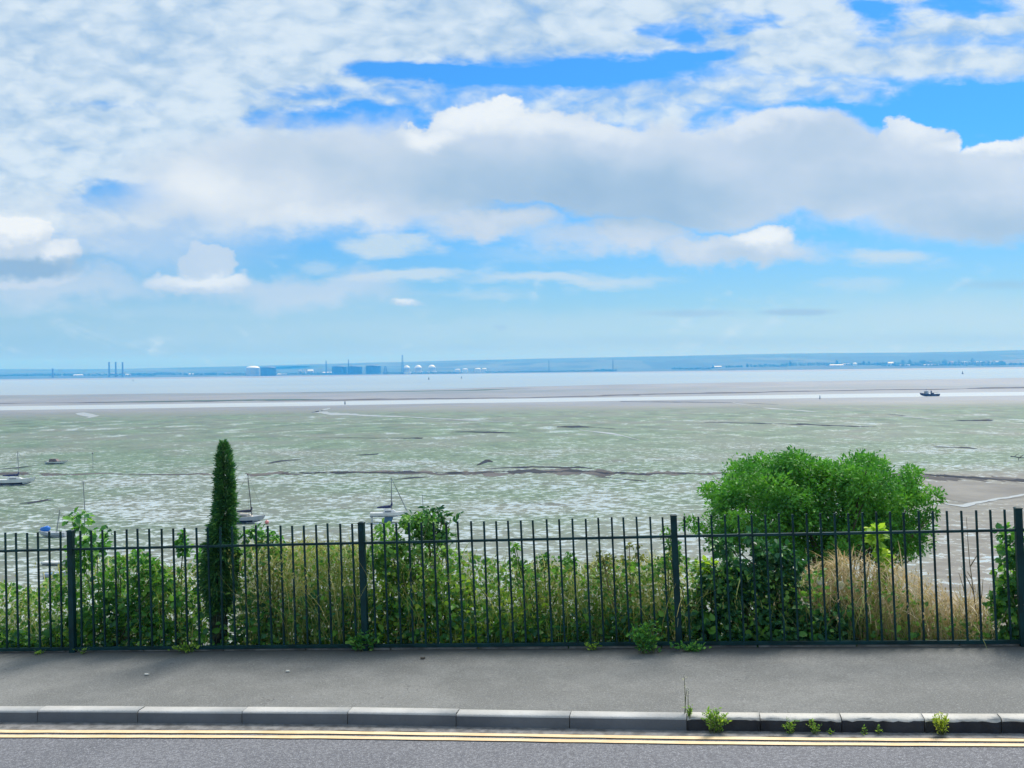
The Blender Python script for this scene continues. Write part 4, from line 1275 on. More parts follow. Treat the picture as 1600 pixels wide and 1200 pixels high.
# scraps of litter and leaf on the pavement
M_SCRAP = simple_mat('pale_scrap', (.62, .60, .55), .8, .1, 20)
for lab, x, y, s, mt in (('pale torn scrap lying on the pavement, left of two', 230, 1054, .035, M_SCRAP), ('pale torn scrap lying on the pavement, right of two', 450, 1049, .03, M_SCRAP), ('dark dead leaf lying on the pavement near the middle', 661, 1029, .035, M_BARK)):
    c = on_pave(x, y, .004); bm = bmesh.new()
    ring = [(s * math.cos(a) * random.uniform(.6, 1.1), s * .6 * math.sin(a) * random.uniform(.6, 1.1)) for a in np.linspace(0, math.tau, 7)[:-1]]
    add_prism(bm, [(x_, y_, x_ * SL) for x_, y_ in ring], [(x_ * .95, y_ * .95, x_ * SL + .006 + abs(x_) * .3) for x_, y_ in ring])
    o = bm_obj('scrap' if mt is M_SCRAP else 'dead_leaf', bm, mt); o.location = tuple(c); tag(o, lab, 'litter', None)

# ================================================================== BOATS AND MARKS ON THE FLATS
M_HULLW = simple_mat('white_gelcoat', (.66, .67, .66), .3, .06, 1.0)
M_HULLC = simple_mat('cream_deck', (.68, .60, .50), .45, .08, 1.0)
M_HULLG = simple_mat('grey_hull', (.40, .43, .47), .4, .08, 1.0)
M_NAVY = simple_mat('navy_canvas', (.018, .022, .09), .7, .1, 3.0)
M_BLACK = simple_mat('black_bottom_paint', (.012, .014, .028), .6, .1, 2.0)
M_BLUEP = simple_mat('blue_bottom_paint', (.10, .21, .33), .6, .1, 2.0)
M_MAST = simple_mat('grey_spar', (.20, .21, .22), .45, .1, 2.0)
M_MASTD = simple_mat('dark_spar', (.045, .035, .045), .5, .1, 2.0)
M_GLASS = simple_mat('dark_cabin_window', (.02, .025, .03), .1, .1, 1.0)
M_BLUEC = simple_mat('bright_blue_cover', (.01, .17, .62), .55, .12, 2.0)
M_PINK = simple_mat('faded_pink_buoy', (.75, .27, .25), .5, .1, 2.0)
M_RED = simple_mat('dark_buoy_paint', (.05, .06, .07), .5, .1, 2.0)
M_WOOD = simple_mat('weathered_wood', (.10, .09, .08), .85, .25, 3.0)


def hull_rings(L, B, H, sheer=.18, transom=.72, n=13):
    """sections from stern (x=-L/2) to bow (x=L/2); returns lists of half-section points"""
    secs = []
    for i in range(n):
        t = i / (n - 1); x = -L / 2 + L * t
        w = B / 2 * (transom + (1 - transom) * math.sin(min(t / .45, 1) * math.pi / 2)) * (1 - max(0, (t - .45) / .55) ** 2.2)
        w = max(w, .02)
        top = H * (1 + sheer * (2 * t - .7) ** 2 * (1.0 if t > .35 else .35))
        bot = .06 * H + (max(0, t - .7) / .3) ** 2 * H * .55
        rake = max(0, (t - .75) / .25) * .06 * L
        secs.append([(x + rake, 0, top, w), (x + rake * .6, 0, bot + (top - bot) * .45, w * .92), (x + rake * .15, 0, bot + (top - bot) * .15, w * .62), (x, 0, bot, .02)])
    return secs


def hull_mesh(name, L, B, H, mat, parent, bottom=None, frac=.42, **k):
    secs = hull_rings(L, B, H, **k)
    bm = bmesh.new(); rings = []
    for s in secs:
        a = [(p[0], p[3], p[2]) for p in s]; b = [(p[0], -p[3], p[2]) for p in s[::-1]]
        rings.append([bm.verts.new(v) for v in a + b])
    m = len(rings[0])
    for ra, rb in zip(rings, rings[1:]):
        for j in range(m):
            bm.faces.new((ra[j], ra[(j + 1) % m], rb[(j + 1) % m], rb[j]))
    bm.faces.new(rings[0]); bm.faces.new(rings[-1][::-1])
    o = bm_obj(name, bm, mat, parent)
    if bottom:
        o.data.materials.append(bottom)
        for p in o.data.polygons:
            if p.center.z < H * frac and abs(p.normal.z) < .999: p.material_index = 1
    return o


def yacht(name, base_px, px_m_len, face, label, hull_m, deck_m, bottom_m, cover_m, mast_m, mast_h, mast_x, lean=0.0, group='yachts aground on the flats', keel=None, cabin=True, jib=None, tilt=0.0, H=.85, rz=0.0, boom=True, trim=None):
    p = on_ground(*base_px)
    L = px_m_len * np.linalg.norm(p - CAM) / F
    root = empty(name, (p[0], p[1], 0.0), rz if face > 0 else math.pi + rz)
    root.rotation_euler = (tilt, 0, rz if face > 0 else math.pi + rz)
    tag(root, label, 'sailboat', group)
    B = L * .33
    z0 = 0.0
    if keel:
        bm = bmesh.new()
        add_prism(bm, [(-.13 * L, -.10, -.1), (.08 * L, -.10, -.1), (.08 * L, .10, -.1), (-.13 * L, .10, -.1)], [(-.10 * L, -.14, keel + .1), (.14 * L, -.14, keel + .1), (.14 * L, .14, keel + .1), (-.10 * L, .14, keel + .1)])
        bm_obj('keel', bm, M_BLUEP, root)
        bm = bmesh.new(); add_prism(bm, [(-.47 * L, -.03, .1), (-.42 * L, -.03, .1), (-.42 * L, .03, .1), (-.47 * L, .03, .1)], [(-.48 * L, -.03, keel + .45), (-.43 * L, -.03, keel + .45), (-.43 * L, .03, keel + .45), (-.48 * L, .03, keel + .45)])
        bm_obj('rudder', bm, M_HULLW, root)
        z0 = keel
    h = hull_mesh('hull', L, B, H, hull_m, root, bottom_m); h.location.z = z0
    zt = z0 + H
    # deck rim
    bm = bmesh.new()
    secs = hull_rings(L, B, H)
    for sgn in (1, -1):
        add_tube(bm, [(s[0][0], sgn * s[0][3], s[0][2] + z0 + .015) for s in secs], .035, 6)
    bm_obj('rubbing_strake', bm, trim or deck_m, root)
    if cabin:
        bm = bmesh.new()
        add_prism(bm, [(-.14 * L, -.30 * B, zt - .02), (.24 * L, -.17 * B, zt + .02), (.24 * L, .17 * B, zt + .02), (-.14 * L, .30 * B, zt - .02)],
                  [(-.12 * L, -.25 * B, zt + .62), (.15 * L, -.15 * B, zt + .46), (.15 * L, .15 * B, zt + .46), (-.12 * L, .25 * B, zt + .62)])
        c = bm_obj('cabin', bm, deck_m, root)
        for sgn in (1, -1):
            bm = bmesh.new()
            y0, y1 = sgn * (.29 * B), sgn * (.225 * B)
            add_prism(bm, [(-.09 * L, y0 - .02, zt + .16), (.09 * L, y1 - .02, zt + .16), (.09 * L, y1 + .02, zt + .16), (-.09 * L, y0 + .02, zt + .16)], [(-.09 * L, y0 * .95 - .02, zt + .32), (.08 * L, y1 * .95 - .02, zt + .28), (.08 * L, y1 * .95 + .02, zt + .28), (-.09 * L, y0 * .95 + .02, zt + .32)])
            bm_obj('window', bm, M_GLASS, c)
    mx = mast_x * L
    bm = bmesh.new(); top = Vector((mx + lean * mast_h, 0, zt + mast_h))
    add_tube(bm, [(mx, 0, zt - .1), top], [.075, .055], 8)
    m = bm_obj('mast', bm, mast_m, root)
    bm = bmesh.new()
    hr = (L / 2 + .03 * L, 0, z0 + H * 1.25)
    for q in (hr, (-L / 2, 0, zt), (mx - .03 * L, B * .42, zt), (mx - .03 * L, -B * .42, zt)):
        add_tube(bm, [q, top], .016, 4)
    bm_obj('rigging', bm, mast_m, m)
    if boom:
        bm = bmesh.new(); add_tube(bm, [(mx - .04, 0, zt + .78), (mx - .42 * L, 0, zt + .86)], [.05, .045], 6)
        bo = bm_obj('boom', bm, mast_m, root)
        if cover_m:
            bm = bmesh.new()
            add_tube(bm, [(mx + .03, 0, zt + 1.75), (mx - .06, 0, zt + 1.25), (mx - .16, 0, zt + 1.04), (mx - .2 * L, 0, zt + .97), (mx - .40 * L, 0, zt + .93)], [.09, .20, .28, .25, .13], 8)
            bm_obj('sail_cover', bm, cover_m, bo, smooth=True)
    if jib:
        bm = bmesh.new(); a = Vector((mx + .02 * L, 0, zt + mast_h * .93)); b = Vector((mx + jib, 0, zt + .25))
        add_tube(bm, [a, b], [.04, .075], 6)
        bm_obj('furled_jib', bm, M_MAST, root)
    return root


yacht('sailboat', (607, 816), 56, 1, 'small white sailboat with blue sail cover and keel, nearest the middle of the railing', M_HULLW, M_HULLW, M_HULLG, M_NAVY, M_MAST, 6.0, .10, -.01, keel=.85, jib=2.5, H=.8, rz=R(4))
yacht('sailboat', (382, 817), 58, 1, 'cream decked sailboat with dark mast just right of the tall green spire', M_HULLG, M_HULLC, M_BLACK, M_MASTD, M_MASTD, 7.4, .20, -.085, H=1.05, tilt=0.0, rz=R(-6), trim=M_HULLW)
yacht('sailboat', (22, 758), 54, 1, 'white sailboat with black bottom and dark navy sail cover at the left edge', M_HULLW, M_HULLW, M_BLACK, M_NAVY, M_MAST, 6.6, .12, -.02, H=1.35, rz=R(3))
yacht('sailboat', (83, 839), 38, -1, 'little grey sailboat under a bright blue boom cover, half hidden behind the left railing', M_HULLG, M_HULLW, M_HULLG, None, M_MAST, 3.6, -.14, -.16, H=.75, cabin=False, boom=False, rz=R(-5))
p = on_ground(71, 838)
bm = bmesh.new(); add_tube(bm, [(-.85, 0, .9), (-.6, 0, 1.02), (0, 0, 1.12), (.5, 0, 1.28), (.75, 0, 1.36)], [.1, .42, .48, .46, .2], 12)
o = bm_obj('boat_cover', bm, M_BLUEC, None, smooth=True); o.location = (p[0], p[1], 0.0); tag(o, 'bright blue cover over the end of the little grey sailboat', 'boat cover')


def dinghy(name, base_px, len_px, label, hull_m, rim_m, H=.6, rz=0.0, cover=None, cabin=False, cat='dinghy'):
    p = on_ground(*base_px); L = len_px * np.linalg.norm(p - CAM) / F
    root = empty(name, (p[0], p[1], 0), rz); tag(root, label, cat)
    hull_mesh('hull', L, L * .38, H, hull_m, root)
    secs = hull_rings(L, L * .38, H); bm = bmesh.new()
    for sgn in (1, -1): add_tube(bm, [(s[0][0], sgn * s[0][3], s[0][2] + .02) for s in secs], .05, 6)
    bm_obj('gunwale', bm, rim_m, root)
    bm = bmesh.new()
    for t in (-.22, .12): add_box(bm, t * L - .12, t * L + .12, -L * .15, L * .15, H * 1.02, H * 1.02 + .05)
    bm_obj('thwart', bm, rim_m, root)
    if cabin:
        bm = bmesh.new(); add_prism(bm, [(-.3 * L, -.12 * L, H), (.12 * L, -.12 * L, H), (.12 * L, .12 * L, H), (-.3 * L, .12 * L, H)], [(-.28 * L, -.1 * L, H + .75), (.02 * L, -.1 * L, H + .75), (.02 * L, .1 * L, H + .75), (-.28 * L, .1 * L, H + .75)])
        bm_obj('cabin', bm, rim_m, root)
    return root


M_BROWNH = simple_mat('brown_hull', (.16, .11, .10), .5, .15, 1.0)
dinghy('motor_boat', (88, 725), 31, 'small white and brown motor boat lying alone on the flats above the left sailboat', M_HULLW, M_BROWNH, .75, R(-6), cabin=True, cat='motor boat')
dinghy('dinghy', (88, 903), 34, 'pale dinghy with a blue rim seen low through the bars left of the leftmost post', M_HULLG, simple_mat('blue_rim', (.10, .26, .48), .5, .1, 1), .55, R(8))
dinghy('dinghy', (92, 882), 46, 'white dinghy seen through the bars just above the blue rimmed one', M_HULLW, M_HULLW, .38, R(-3))

# moored buoy, withies, driftwood
p = on_ground(417, 819); bm = bmesh.new(); add_lathe(bm, [(.05, 0), (.22, .06), (.33, .22), (.35, .36), (.30, .52), (.18, .64), (.06, .68), (.05, .78)], n=16)
o = bm_obj('mooring_buoy', bm, M_PINK, None, smooth=True); o.location = (p[0], p[1], 0); tag(o, 'round faded pink mooring buoy on the mud by the cream decked sailboat', 'buoy')


def withy(x, ytop, ybase, lab, rad=.05, topmark=False):
    p = on_ground(x, ybase); d = np.linalg.norm(p[:2]); h = float(at_Y(x, ytop, p[1])[2])
    root = empty('marker_post', (p[0], p[1], 0)); tag(root, lab, 'marker post', 'marker posts on the flats')
    bm = bmesh.new(); add_tube(bm, [(0, 0, -.3), (.02 * h, 0, h * .5), (0, 0, h)], [rad * 1.2, rad, rad * .8], 7); bm_obj('pole', bm, M_MAST, root)
    bm = bmesh.new()
    if topmark: add_lathe(bm, [(.05, h - .1), (.22, h), (.22, h + .25), (.05, h + .4)], n=10)
    else: add_tube(bm, [(-.25, 0, h - .05), (.25, 0, h - .05)], .035, 5)
    bm_obj('topmark', bm, M_MAST, root)


withy(131.5, 752, 842, 'tallest thin grey pole on the flats, above the leftmost post in view', .07)
withy(145, 709, 733, 'short thin post with a blob on top, above the tall pole at the left', .05, True)
withy(660.5, 773, 815, 'thin grey pole just right of the white sailboat in the middle', .055)
withy(539, 627, 632, 'tiny dark stake in the white channel left of centre', .5)
withy(1281, 618, 623.5, 'tiny dark stake in the white channel, left of the dark workboat', .4)


def channel_buoy(x, ybase, h_px, lab):
    p = on_ground(x, ybase); h = h_px * p[1] / F
    root = empty('channel_buoy', (p[0], p[1], 0)); tag(root, lab, 'buoy', 'buoys in the open estuary')
    bm = bmesh.new(); add_lathe(bm, [(h * .25, -.2), (h * .32, h * .05), (h * .30, h * .28), (h * .12, h * .34)], n=14); bm_obj('float', bm, M_RED, root)
    bm = bmesh.new(); add_lathe(bm, [(h * .16, h * .33), (h * .07, h * .8), (h * .12, h * .84), (h * .12, h * .95), (h * .03, h)], n=10); bm_obj('tower', bm, M_RED, root)


channel_buoy(670, 593, 4, 'dark channel buoy on the open water, left of a pair near the middle')
channel_buoy(721, 591.2, 3.4, 'dark channel buoy on the open water, right of a pair near the middle')
channel_buoy(1504, 584.5, 4.5, 'thin dark buoy on the open water above the dark workboat')
channel_buoy(208, 595.5, 2.6, 'small dark buoy on the open water under the three chimneys')

p = on_ground(1592, 719); rt = empty('driftwood', (p[0], p[1], 0)); tag(rt, 'dark branching driftwood on the mud at the right edge', 'driftwood')
bm = bmesh.new()
for pts, rr in (([(-2.2, 0, 1.0), (-1, 0, .9), (0, 0, .7), (2.5, .3, .5), (4, .4, .3)], .16), ([(-1.2, 0, .95), (-.4, .2, 1.5), (.3, .3, 1.7)], .09), ([(.2, 0, .7), (1, -.2, 1.35), (1.8, -.2, 1.5)], .09), ([(0, 0, .7), (-.3, -.3, 0)], .12), ([(2.5, .3, .5), (2.6, .1, 0)], .12)):
    add_tube(bm, pts, list(np.linspace(rr, rr * .5, len(pts))), 6)
bm_obj('branches', bm, M_WOOD, rt)


def workboat():
    p = on_ground(1453, 619.3); L = 27.5 * np.linalg.norm(p - CAM) / F
    root = empty('workboat', (p[0], p[1], 0), math.pi + R(4)); tag(root, 'dark workboat with pale wheelhouse lying in the far white channel', 'workboat')
    hull_mesh('hull', L, L * .27, 1.9, M_BLACK, root, sheer=.35)
    bm = bmesh.new()
    add_prism(bm, [(.10 * L, -1.3, 1.8), (.30 * L, -1.1, 1.9), (.30 * L, 1.1, 1.9), (.10 * L, 1.3, 1.8)], [(.12 * L, -1.2, 4.3), (.27 * L, -1.0, 4.3), (.27 * L, 1.0, 4.3), (.12 * L, 1.2, 4.3)])
    w = bm_obj('wheelhouse', bm, M_HULLG, root)
    bm = bmesh.new(); add_prism(bm, [(.115 * L, -1.22, 3.2), (.29 * L, -1.08, 3.2), (.29 * L, 1.08, 3.2), (.115 * L, 1.22, 3.2)], [(.118 * L, -1.21, 3.9), (.283 * L, -1.07, 3.9), (.283 * L, 1.07, 3.9), (.118 * L, 1.21, 3.9)])
    bm_obj('window', bm, M_GLASS, w)
    bm = bmesh.new(); add_tube(bm, [(.2 * L, 0, 4.2), (.2 * L, 0, 6.2)], .1, 6); bm_obj('mast', bm, M_MASTD, w)
    bm = bmesh.new(); add_box(bm, -.09 * L, -.05 * L, -.5, .5, 1.8, 4.6); add_box(bm, -.2 * L, -.09 * L, -.8, .8, 1.8, 2.7); bm_obj('winch_gantry', bm, M_BLACK, root)
    bm = bmesh.new()
    for s in (1, -1): add_tube(bm, [(-.45 * L, s * 1.5, 2.0), (-.45 * L, s * 1.5, 2.9), (.0, s * 1.7, 2.8)], .06, 5)
    bm_obj('railing', bm, M_BLACK, root)


workboat()

# ================================================================== FAR SHORE
DS = 6500.0
PXM = DS / F
M_TANKP = simple_mat('pale_tank_steel', (.42, .44, .48), .5, .06, .02)
M_TANKW = simple_mat('white_tank_roof', (.80, .82, .84), .5, .04, .02)
M_TANKD = simple_mat('dark_tank_steel', (.03, .06, .09), .6, .1, .02)
M_FARW = simple_mat('far_white_wall', (.70, .71, .70), .6, .05, .02)
M_FARR = simple_mat('far_grey_roof', (.30, .30, .32), .7, .1, .02)
M_FARD = simple_mat('far_dark_steel', (.03, .05, .08), .6, .1, .02)
M_RROOF = simple_mat('far_red_roof', (.30, .19, .15), .8, .1, .02)


def far_base(x, D=DS):
    return np.array([(x - 800) / F * D, D, 2.0])


def z_of(x, y, D=DS): return float(at_Y(x, y, D)[2])


def tank(x0, x1, ytop, ybase, wall, roof, label, group, dome=.12):
    xc = (x0 + x1) / 2; g = on_land(xc, ybase); g[2] -= 2; h = z_of(xc, ytop, g[1]) - g[2]; r = (x1 - x0) / 2 * PXM
    root = empty('storage_tank', tuple(g)); tag(root, label, 'storage tank', group)
    bm = bmesh.new(); hs = h * (1 - dome); add_lathe(bm, [(r, 0), (r, hs * .97), (r * 1.015, hs * .975), (r * 1.015, hs)], n=28); bm_obj('wall', bm, wall, root)
    bm = bmesh.new(); add_lathe(bm, [(r * .99, hs + .3)] + [(r * .99 * math.cos(a), hs + .3 + (h - hs) * math.sin(a)) for a in np.linspace(.15, 1.5, 7)], n=28); bm_obj('roof', bm, roof, root, smooth=True)
    bm = bmesh.new()
    for k in range(18):
        a0 = -2.4 + k * .07; add_box(bm, r * 1.03 * math.cos(a0) - 1, r * 1.03 * math.cos(a0) + 1, r * 1.03 * math.sin(a0) - 1, r * 1.03 * math.sin(a0) + 1, hs * k / 18, hs * (k + 1) / 18)
    bm_obj('stair', bm, wall, root)


TK = 'storage tanks on the far shore'
tank(385, 406.5, 571.8, 587, M_TANKP, M_TANKW, 'pale grey storage tank with white roof on the far shore, beside a dark one', TK, .22)
tank(407.5, 432, 572.5, 587, M_TANKD, M_TANKD, 'dark storage tank beside the pale one with the white roof', TK, .16)
tank(518.5, 542.5, 571, 584.5, M_TANKD, M_TANKD, 'dark storage tank, leftmost of three in the middle of the far shore', TK, .16)
tank(542.8, 566.5, 571, 584.3, M_TANKD, M_TANKD, 'dark storage tank, second of three in the middle of the far shore', TK, .16)
tank(571.5, 596, 570, 583.8, M_TANKD, M_TANKD, 'dark storage tank, rightmost of three in the middle of the far shore', TK, .14)


def domed(x0, x1, ytop, ybase, label):
    xc = (x0 + x1) / 2; g = on_land(xc, ybase); g[2] -= 2; h = z_of(xc, ytop, g[1]) - g[2]; r = (x1 - x0) / 2 * PXM
    root = empty('domed_tank', tuple(g)); tag(root, label, 'storage tank', 'white domed tanks on the far shore')
    bm = bmesh.new(); add_lathe(bm, [(r, 0), (r, h * .22), (r * .98, h * .25)], n=24); bm_obj('bund_wall', bm, M_FARW, root)
    bm = bmesh.new(); add_lathe(bm, [(r * .72, h * .2), (r * .72, h * .66)], n=24); bm_obj('wall', bm, M_TANKP, root)
    bm = bmesh.new(); add_lathe(bm, [(r * .78, h * .66), (r * .76, h * .72), (r * .55, h * .88), (r * .3, h * .97), (r * .1, h)], n=24); bm_obj('roof', bm, M_TANKW, root, smooth=True)


domed(629, 643, 571, 584, 'white domed tank, leftmost of three beside the tall dark mast')
domed(646, 661.5, 570.5, 583.5, 'white domed tank, middle of three beside the tall dark mast')
domed(667, 683, 570, 583, 'white domed tank, rightmost of three beside the tall dark mast')
for lab, x0, x1, yt in (('low white tank, first of a short row right of the domed tanks', 710.5, 720, 576.3), ('low white tank, second of a short row right of the domed tanks', 722, 732, 575.8), ('low white tank, third of a short row right of the domed tanks', 741.5, 752, 575.2), ('low white tank, last of a short row right of the domed tanks', 752.8, 761, 575.2)):
    tank(x0, x1, yt, 581.5, M_FARW, M_TANKW, lab, TK, .2)


def stack(x, ytop, wpx, lab, cat='chimney', group=None, mat=None, name='chimney'):
    g = far_base(x, DS + 100); h = z_of(x, ytop, DS + 100); r = wpx / 2 * PXM
    g[2] = 1.0; root = empty(name, tuple(g)); tag(root, lab, cat, group)
    bm = bmesh.new(); add_lathe(bm, [(r * 1.25, 0), (r * 1.0, h * .5), (r * .85, h * .93)], n=16); bm_obj('shaft', bm, mat or M_FARD, root)
    bm = bmesh.new(); add_lathe(bm, [(r * .92, h * .93), (r * 1.0, h * .945), (r * .98, h)], n=16); bm_obj('rim', bm, mat or M_FARD, root)


M_CHIM = simple_mat('far_chimney_concrete', (.13, .11, .14), .8, .1, .02)
CH = 'power station chimneys'
stack(171, 566, 2.6, 'tall dark chimney on the far shore, leftmost of three in a row', 'chimney', CH, M_CHIM)
stack(181.3, 565.7, 2.6, 'tall dark chimney on the far shore, middle of three in a row', 'chimney', CH, M_CHIM)
stack(192, 566, 2.6, 'tall dark chimney on the far shore, rightmost of three in a row', 'chimney', CH, M_CHIM)
stack(82.8, 576, 2.8, 'short thick dark tower on the far shore, well left of the three chimneys', 'tower', None, M_CHIM, 'tower')


def lattice(x, ytop, lab, wpx=1.6):
    g = far_base(x, DS + 60); h = z_of(x, ytop, DS + 60); w = wpx * PXM / 2
    root = empty('lattice_mast', tuple(g)); tag(root, lab, 'mast', 'masts on the far shore')
    bm = bmesh.new(); n = 8
    for sx in (1, -1):
        for sy in (1, -1):
            add_tube(bm, [(sx * w * 1.2, sy * w * 1.2, 0), (sx * w * .4, sy * w * .4, h)], [.9, .7], 4)
    bm_obj('legs', bm, M_FARD, root)
    bm = bmesh.new()
    for k in range(n):
        z0, z1 = h * k / n, h * (k + 1) / n; s0 = w * (1.2 - .8 * k / n); s1 = w * (1.2 - .8 * (k + 1) / n)
        for sy in (1, -1):
            add_tube(bm, [(-s0, sy * s0, z0), (s1, sy * s1, z1)], .4, 4); add_tube(bm, [(s0, sy * s0, z0), (-s1, sy * s1, z1)], .4, 4)
    bm_obj('bracing', bm, M_FARD, root)


lattice(510, 563.5, 'thin dark mast on the far shore left of the three dark tanks')
lattice(545, 562, 'thin dark mast rising behind the second dark tank')
lattice(629.3, 555, 'tallest thick dark mast on the far shore, beside the domed tanks', 3.0)
lattice(602.5, 572.5, 'short wide dark gantry between the dark tanks and the tallest mast', 5)
lattice(958, 562.5, 'thin mast standing alone against the hills right of centre', 1.0)
lattice(858, 563.5, 'faint thin mast against the hills left of the lone one', .8)


def house(x, ybase, w_px, h_px, lab, wall, roof, D=DS - 40, group=None, name='house', long_=1.0, cat='house', win=2):
    base = on_land(x, ybase); base[2] -= 1; w = w_px * base[1] / F; H = h_px * base[1] / F + 1
    root = empty(name, tuple(base)); tag(root, lab, cat, group)
    dp = min(w * .7, 26); e = H * .62
    bm = bmesh.new(); add_box(bm, -w / 2, w / 2, 0, dp, 0, e); bm_obj('wall', bm, wall, root)
    bm = bmesh.new()
    add_prism(bm, [(-w / 2 - .6, -.8, e + .05), (-w / 2 - .6, dp + .8, e + .05), (-w / 2 - .6, dp / 2, H)], [(w / 2 + .6, -.8, e + .05), (w / 2 + .6, dp + .8, e + .05), (w / 2 + .6, dp / 2, H)]); bm_obj('roof', bm, roof, root)
    for k in range(win):
        bm = bmesh.new(); xx = (-.5 + (k + .5) / win) * w; add_box(bm, xx - w * .08, xx + w * .08, -.15, .1, e * .5, e * .85); bm_obj('window', bm, M_FARD, root)


M_FARG = simple_mat('far_grey_wall', (.36, .37, .38), .7, .08, .02)
house(122, 587.5, 15, 2.6, 'long low white shed on the far shore between the short tower and the chimneys', M_FARW, M_TANKW, cat='shed', name='shed')
house(176, 581.5, 5, 4, 'pale boiler house between the leftmost two chimneys', M_TANKP, M_TANKP, DS + 60, cat='power station', name='boiler_house')
house(199.5, 587, 7, 2.8, 'small white building on the shore under the three chimneys', M_FARW, M_TANKW, cat='building', name='building')
house(298.5, 586.2, 7, 2.8, 'small white building on the shore midway between chimneys and tanks', M_FARW, M_TANKW, cat='building', name='building')
house(355, 583.8, 9, 2.4, 'low grey building on the shore left of the pale tank', M_FARG, M_FARR, cat='building', name='building')
house(469, 583, 5, 6.5, 'narrow upright pale building between the tank pair and the three dark tanks', M_TANKP, M_TANKP, cat='building', name='building')
house(476, 582.5, 4, 7, 'tallest narrow pale building left of the cylinder shaped one', M_FARW, M_TANKP, cat='building', name='building')
house(485, 582.8, 8.5, 6.5, 'broad white roofed building right of the narrow pale ones', M_TANKP, M_TANKW, cat='building', name='building')
house(440, 585.8, 14, 2.0, 'long low white roof just right of the dark tank', M_TANKP, M_TANKW, cat='shed', name='shed')
house(512, 581.5, 16, 2.2, 'low pale building at the foot of the thin mast', M_TANKP, M_TANKW, cat='building', name='building')
house(1308, 572.3, 21, 3.0, 'long pale grey shed left of the white dome', M_FARW, M_FARW, cat='shed', name='shed', win=4)
house(1323, 570.3, 11, 2.6, 'pale shed behind the long one, next to the white dome', M_FARW, M_FARR, DS + 40, cat='shed', name='shed')
house(1393, 570.5, 9, 5, 'larger pale house right of the white dome', M_FARW, M_FARW, cat='house')
house(1414, 571.5, 16, 2.2, 'long low greenhouse on the waterside, left of two', M_TANKW, M_TANKW, cat='shed', name='shed', win=4)
house(1455, 571, 26, 2.0, 'long low greenhouse on the waterside, right of two', M_TANKW, M_TANKW, cat='shed', name='shed', win=5)
house(1486, 570, 8, 4, 'red roofed house above the waterside between tree clumps', M_FARW, M_RROOF, cat='house')
house(1454, 564.5, 6, 3, 'pale roofed house on the slope above the trees, left of two', M_FARG, M_RROOF, DS + 200, cat='house')
house(1487, 563.8, 7, 3.2, 'pale roofed house on the slope above the trees, right of two', M_FARW, M_RROOF, DS + 200, cat='house')
house(1519, 566, 34, 2.4, 'very long low white roof among the far right trees', M_TANKW, M_TANKW, DS + 30, cat='shed', name='shed', win=6)
house(1558, 566.5, 5, 2.5, 'small white house at the right end of the far trees', M_FARW, M_FARW, cat='house')
house(1120, 574.8, 16, 3, 'low pale shed among the first trees on the far right shore', M_TANKP, M_TANKP, cat='shed', name='shed', win=3)
# white dome
g = on_land(1336, 571.5); g[2] -= 1; dm = empty('white_dome', tuple(g)); tag(dm, 'bright white dome on the far right shore', 'dome')
h = z_of(1336, 566.5, g[1]) - g[2]; r_ = 3.6 * PXM; bm = bmesh.new(); add_lathe(bm, [(r_ * .95, 0), (r_, h * .45)], n=24); bm_obj('wall', bm, M_FARW, dm)
bm = bmesh.new(); add_lathe(bm, [(r_ * 1.02 * math.cos(a), h * .45 + h * .55 * math.sin(a)) for a in np.linspace(0, 1.5, 8)], n=24); bm_obj('roof', bm, M_TANKW, dm, smooth=True)

# far trees: a belt that reads as one mass, and the crowns that stand out of it
M_FARTREE = leaf_mat('far_tree_leaves', [(0, (.010, .035, .018)), (1, (.03, .075, .03))], .2)


def far_crown(c, w, h, k, r):
    d = unit(r.normal(size=(k, 3))); q = r.uniform(.2, 1, k) ** .4
    lump = 1 + .25 * np.sin(d[:, 0] * 5 + c[0]) * np.sin(d[:, 2] * 6 + c[0] * .7)
    return c + d * (q * lump)[:, None] * np.array([w, w, h])


rt_ = np.random.default_rng(21)
parts = []
BELT = [(1135, 1162, 570.2, 573.2), (1174, 1230, 568.3, 573), (1226, 1300, 565.2, 571.5), (1298, 1382, 566.6, 570.5), (1370, 1402, 564.6, 570.5), (1400, 1442, 563.2, 571), (1440, 1502, 562.8, 571), (1500, 1572, 563.2, 568.5), (1380, 1420, 568.5, 572), (1424, 1560, 568.3, 571.3), (1560, 1760, 566, 569.5),
        (930, 965, 577.3, 579.8), (1050, 1112, 574.2, 577.5), (-300, 125, 583.6, 587.6), (100, 240, 583.5, 587), (200, 335, 582, 586), (320, 390, 583, 586), (430, 520, 582, 585.5), (600, 720, 581.5, 584), (760, 960, 579.4, 581)]
for (x0, x1, yt, yb) in BELT:
    for x in np.arange(x0, x1, 1.9):
        g = on_land(x, yb + rt_.uniform(-.6, .4) + (yh(x) - yh((x0 + x1) / 2) if x1 - x0 > 150 else 0))
        hh = (yb - yt) * PXM * rt_.uniform(.55, 1.15) / 2
        c = g + np.array([rt_.uniform(-4, 4), rt_.uniform(0, 30), hh])
        k = 60; P = far_crown(c, 6.0 * rt_.uniform(.7, 1.5), hh + 1, k, rt_)
        parts.append(leaf_arrays(P, rt_.uniform(2.5, 5, k), .9, r=rt_))
V, Fs = join(parts)
tag(np_mesh('treeline', V, Fs, M_FARTREE), kind='stuff')
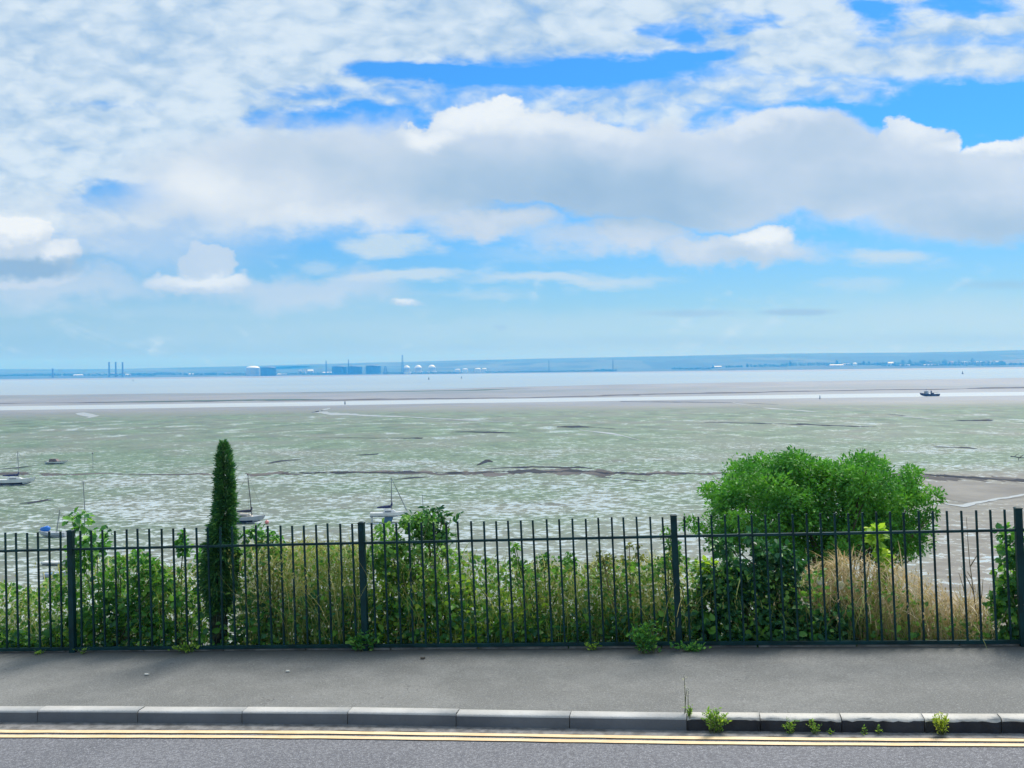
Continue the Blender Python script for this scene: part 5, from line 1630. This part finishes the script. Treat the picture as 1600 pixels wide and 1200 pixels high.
for lab, x, yt, yb, w in (('dark tree standing alone left of the long far tree belt', 1168, 567.5, 572.5, 3.4), ('rounded dark tree, tallest bump of the long belt left of the white dome', 1235, 562.8, 571, 4.6), ('dark tree crown just left of and above the pale sheds', 1308, 561.8, 570, 4.2), ('dark tree right of the white dome, first of two', 1350, 563.5, 570, 3.6),
                          ('dark tree right of the white dome, second of two', 1358, 564, 570, 3.4), ('broad dark tree left of the big clump at the far right village', 1411, 561.5, 570, 4.6), ('pointed dark tree inside the far right village', 1422, 561, 570, 3.8), ('tall dark tree in the middle of the far right village', 1444, 561.5, 570, 5.0),
                          ('biggest dark rounded tree in the far right village', 1477, 560.5, 570.5, 7.0), ('dark tree near the slope field, above the very long white roof', 1520, 559, 566, 6.0), ('last dark tree before the bare slope at the right', 1566, 562.5, 569.5, 5.5), ('small dark tree clump beside the lone thin mast', 943, 576.2, 579.5, 6.0), ('dark tree at the left end of the low shed on the right shore', 1114, 570.5, 575.5, 4.0)):
    g = on_land(x, yb); D = g[1] - 8; zt = z_of(x, yt, D); g0 = np.array([(x - 800) / F * D, D, g[2] - 2])
    root = empty('far_tree', tuple(g0)); tag(root, lab, 'tree', 'trees on the far shore')
    hh = (zt - float(g[2])) / 2; k = 260; g[2] = 2.0
    P = far_crown(np.array([0, 0, float(g[2]) + hh - 2.0]), w * PXM * .55, hh, k, rt_)
    V, Fs = leaf_arrays(P, rt_.uniform(2.5, 5, k), .9, r=rt_); np_mesh('crown', V, Fs, M_FARTREE, root)
    bm = bmesh.new(); add_tube(bm, [(0, 0, -1), (0, 0, float(g[2]) + hh - 2)], [1.2, .6], 6); bm_obj('trunk', bm, M_BARK, root)


# ---- the air over the estuary
def build_haze():
    bm = bmesh.new()
    add_box(bm, -13000, 13000, -400, 14000, -1.0, 215.0)
    m, nt, out = material('haze_air')
    v = nt.node('ShaderNodeVolumePrincipled')
    v.inputs['Color'].default_value = HAZE_COL + (1,)
    v.inputs['Density'].default_value = HAZE_D
    v.inputs['Absorption Color'].default_value = (1, 1, 1, 1)
    v.inputs['Anisotropy'].default_value = 0.0
    nt.t.links.new(v.outputs[0], out.inputs['Volume'])
    tag(bm_obj('haze', bm, m), kind='stuff')


HAZE_COL = (0.05, 0.36, 1.0)
HAZE_D = 1.65e-4
build_haze()

SC.render.engine = 'CYCLES'
SC.cycles.use_denoising = True
SC.cycles.max_bounces = 5
SC.cycles.transparent_max_bounces = 8
SC.cycles.volume_bounces = 1
SC.render.resolution_x, SC.render.resolution_y = 1024, 768
SC.view_settings.view_transform = 'Standard'
SC.view_settings.look = 'None'
SC.view_settings.exposure = 0.0
SC.view_settings.gamma = 1.0
SC.view_settings.use_curve_mapping = False
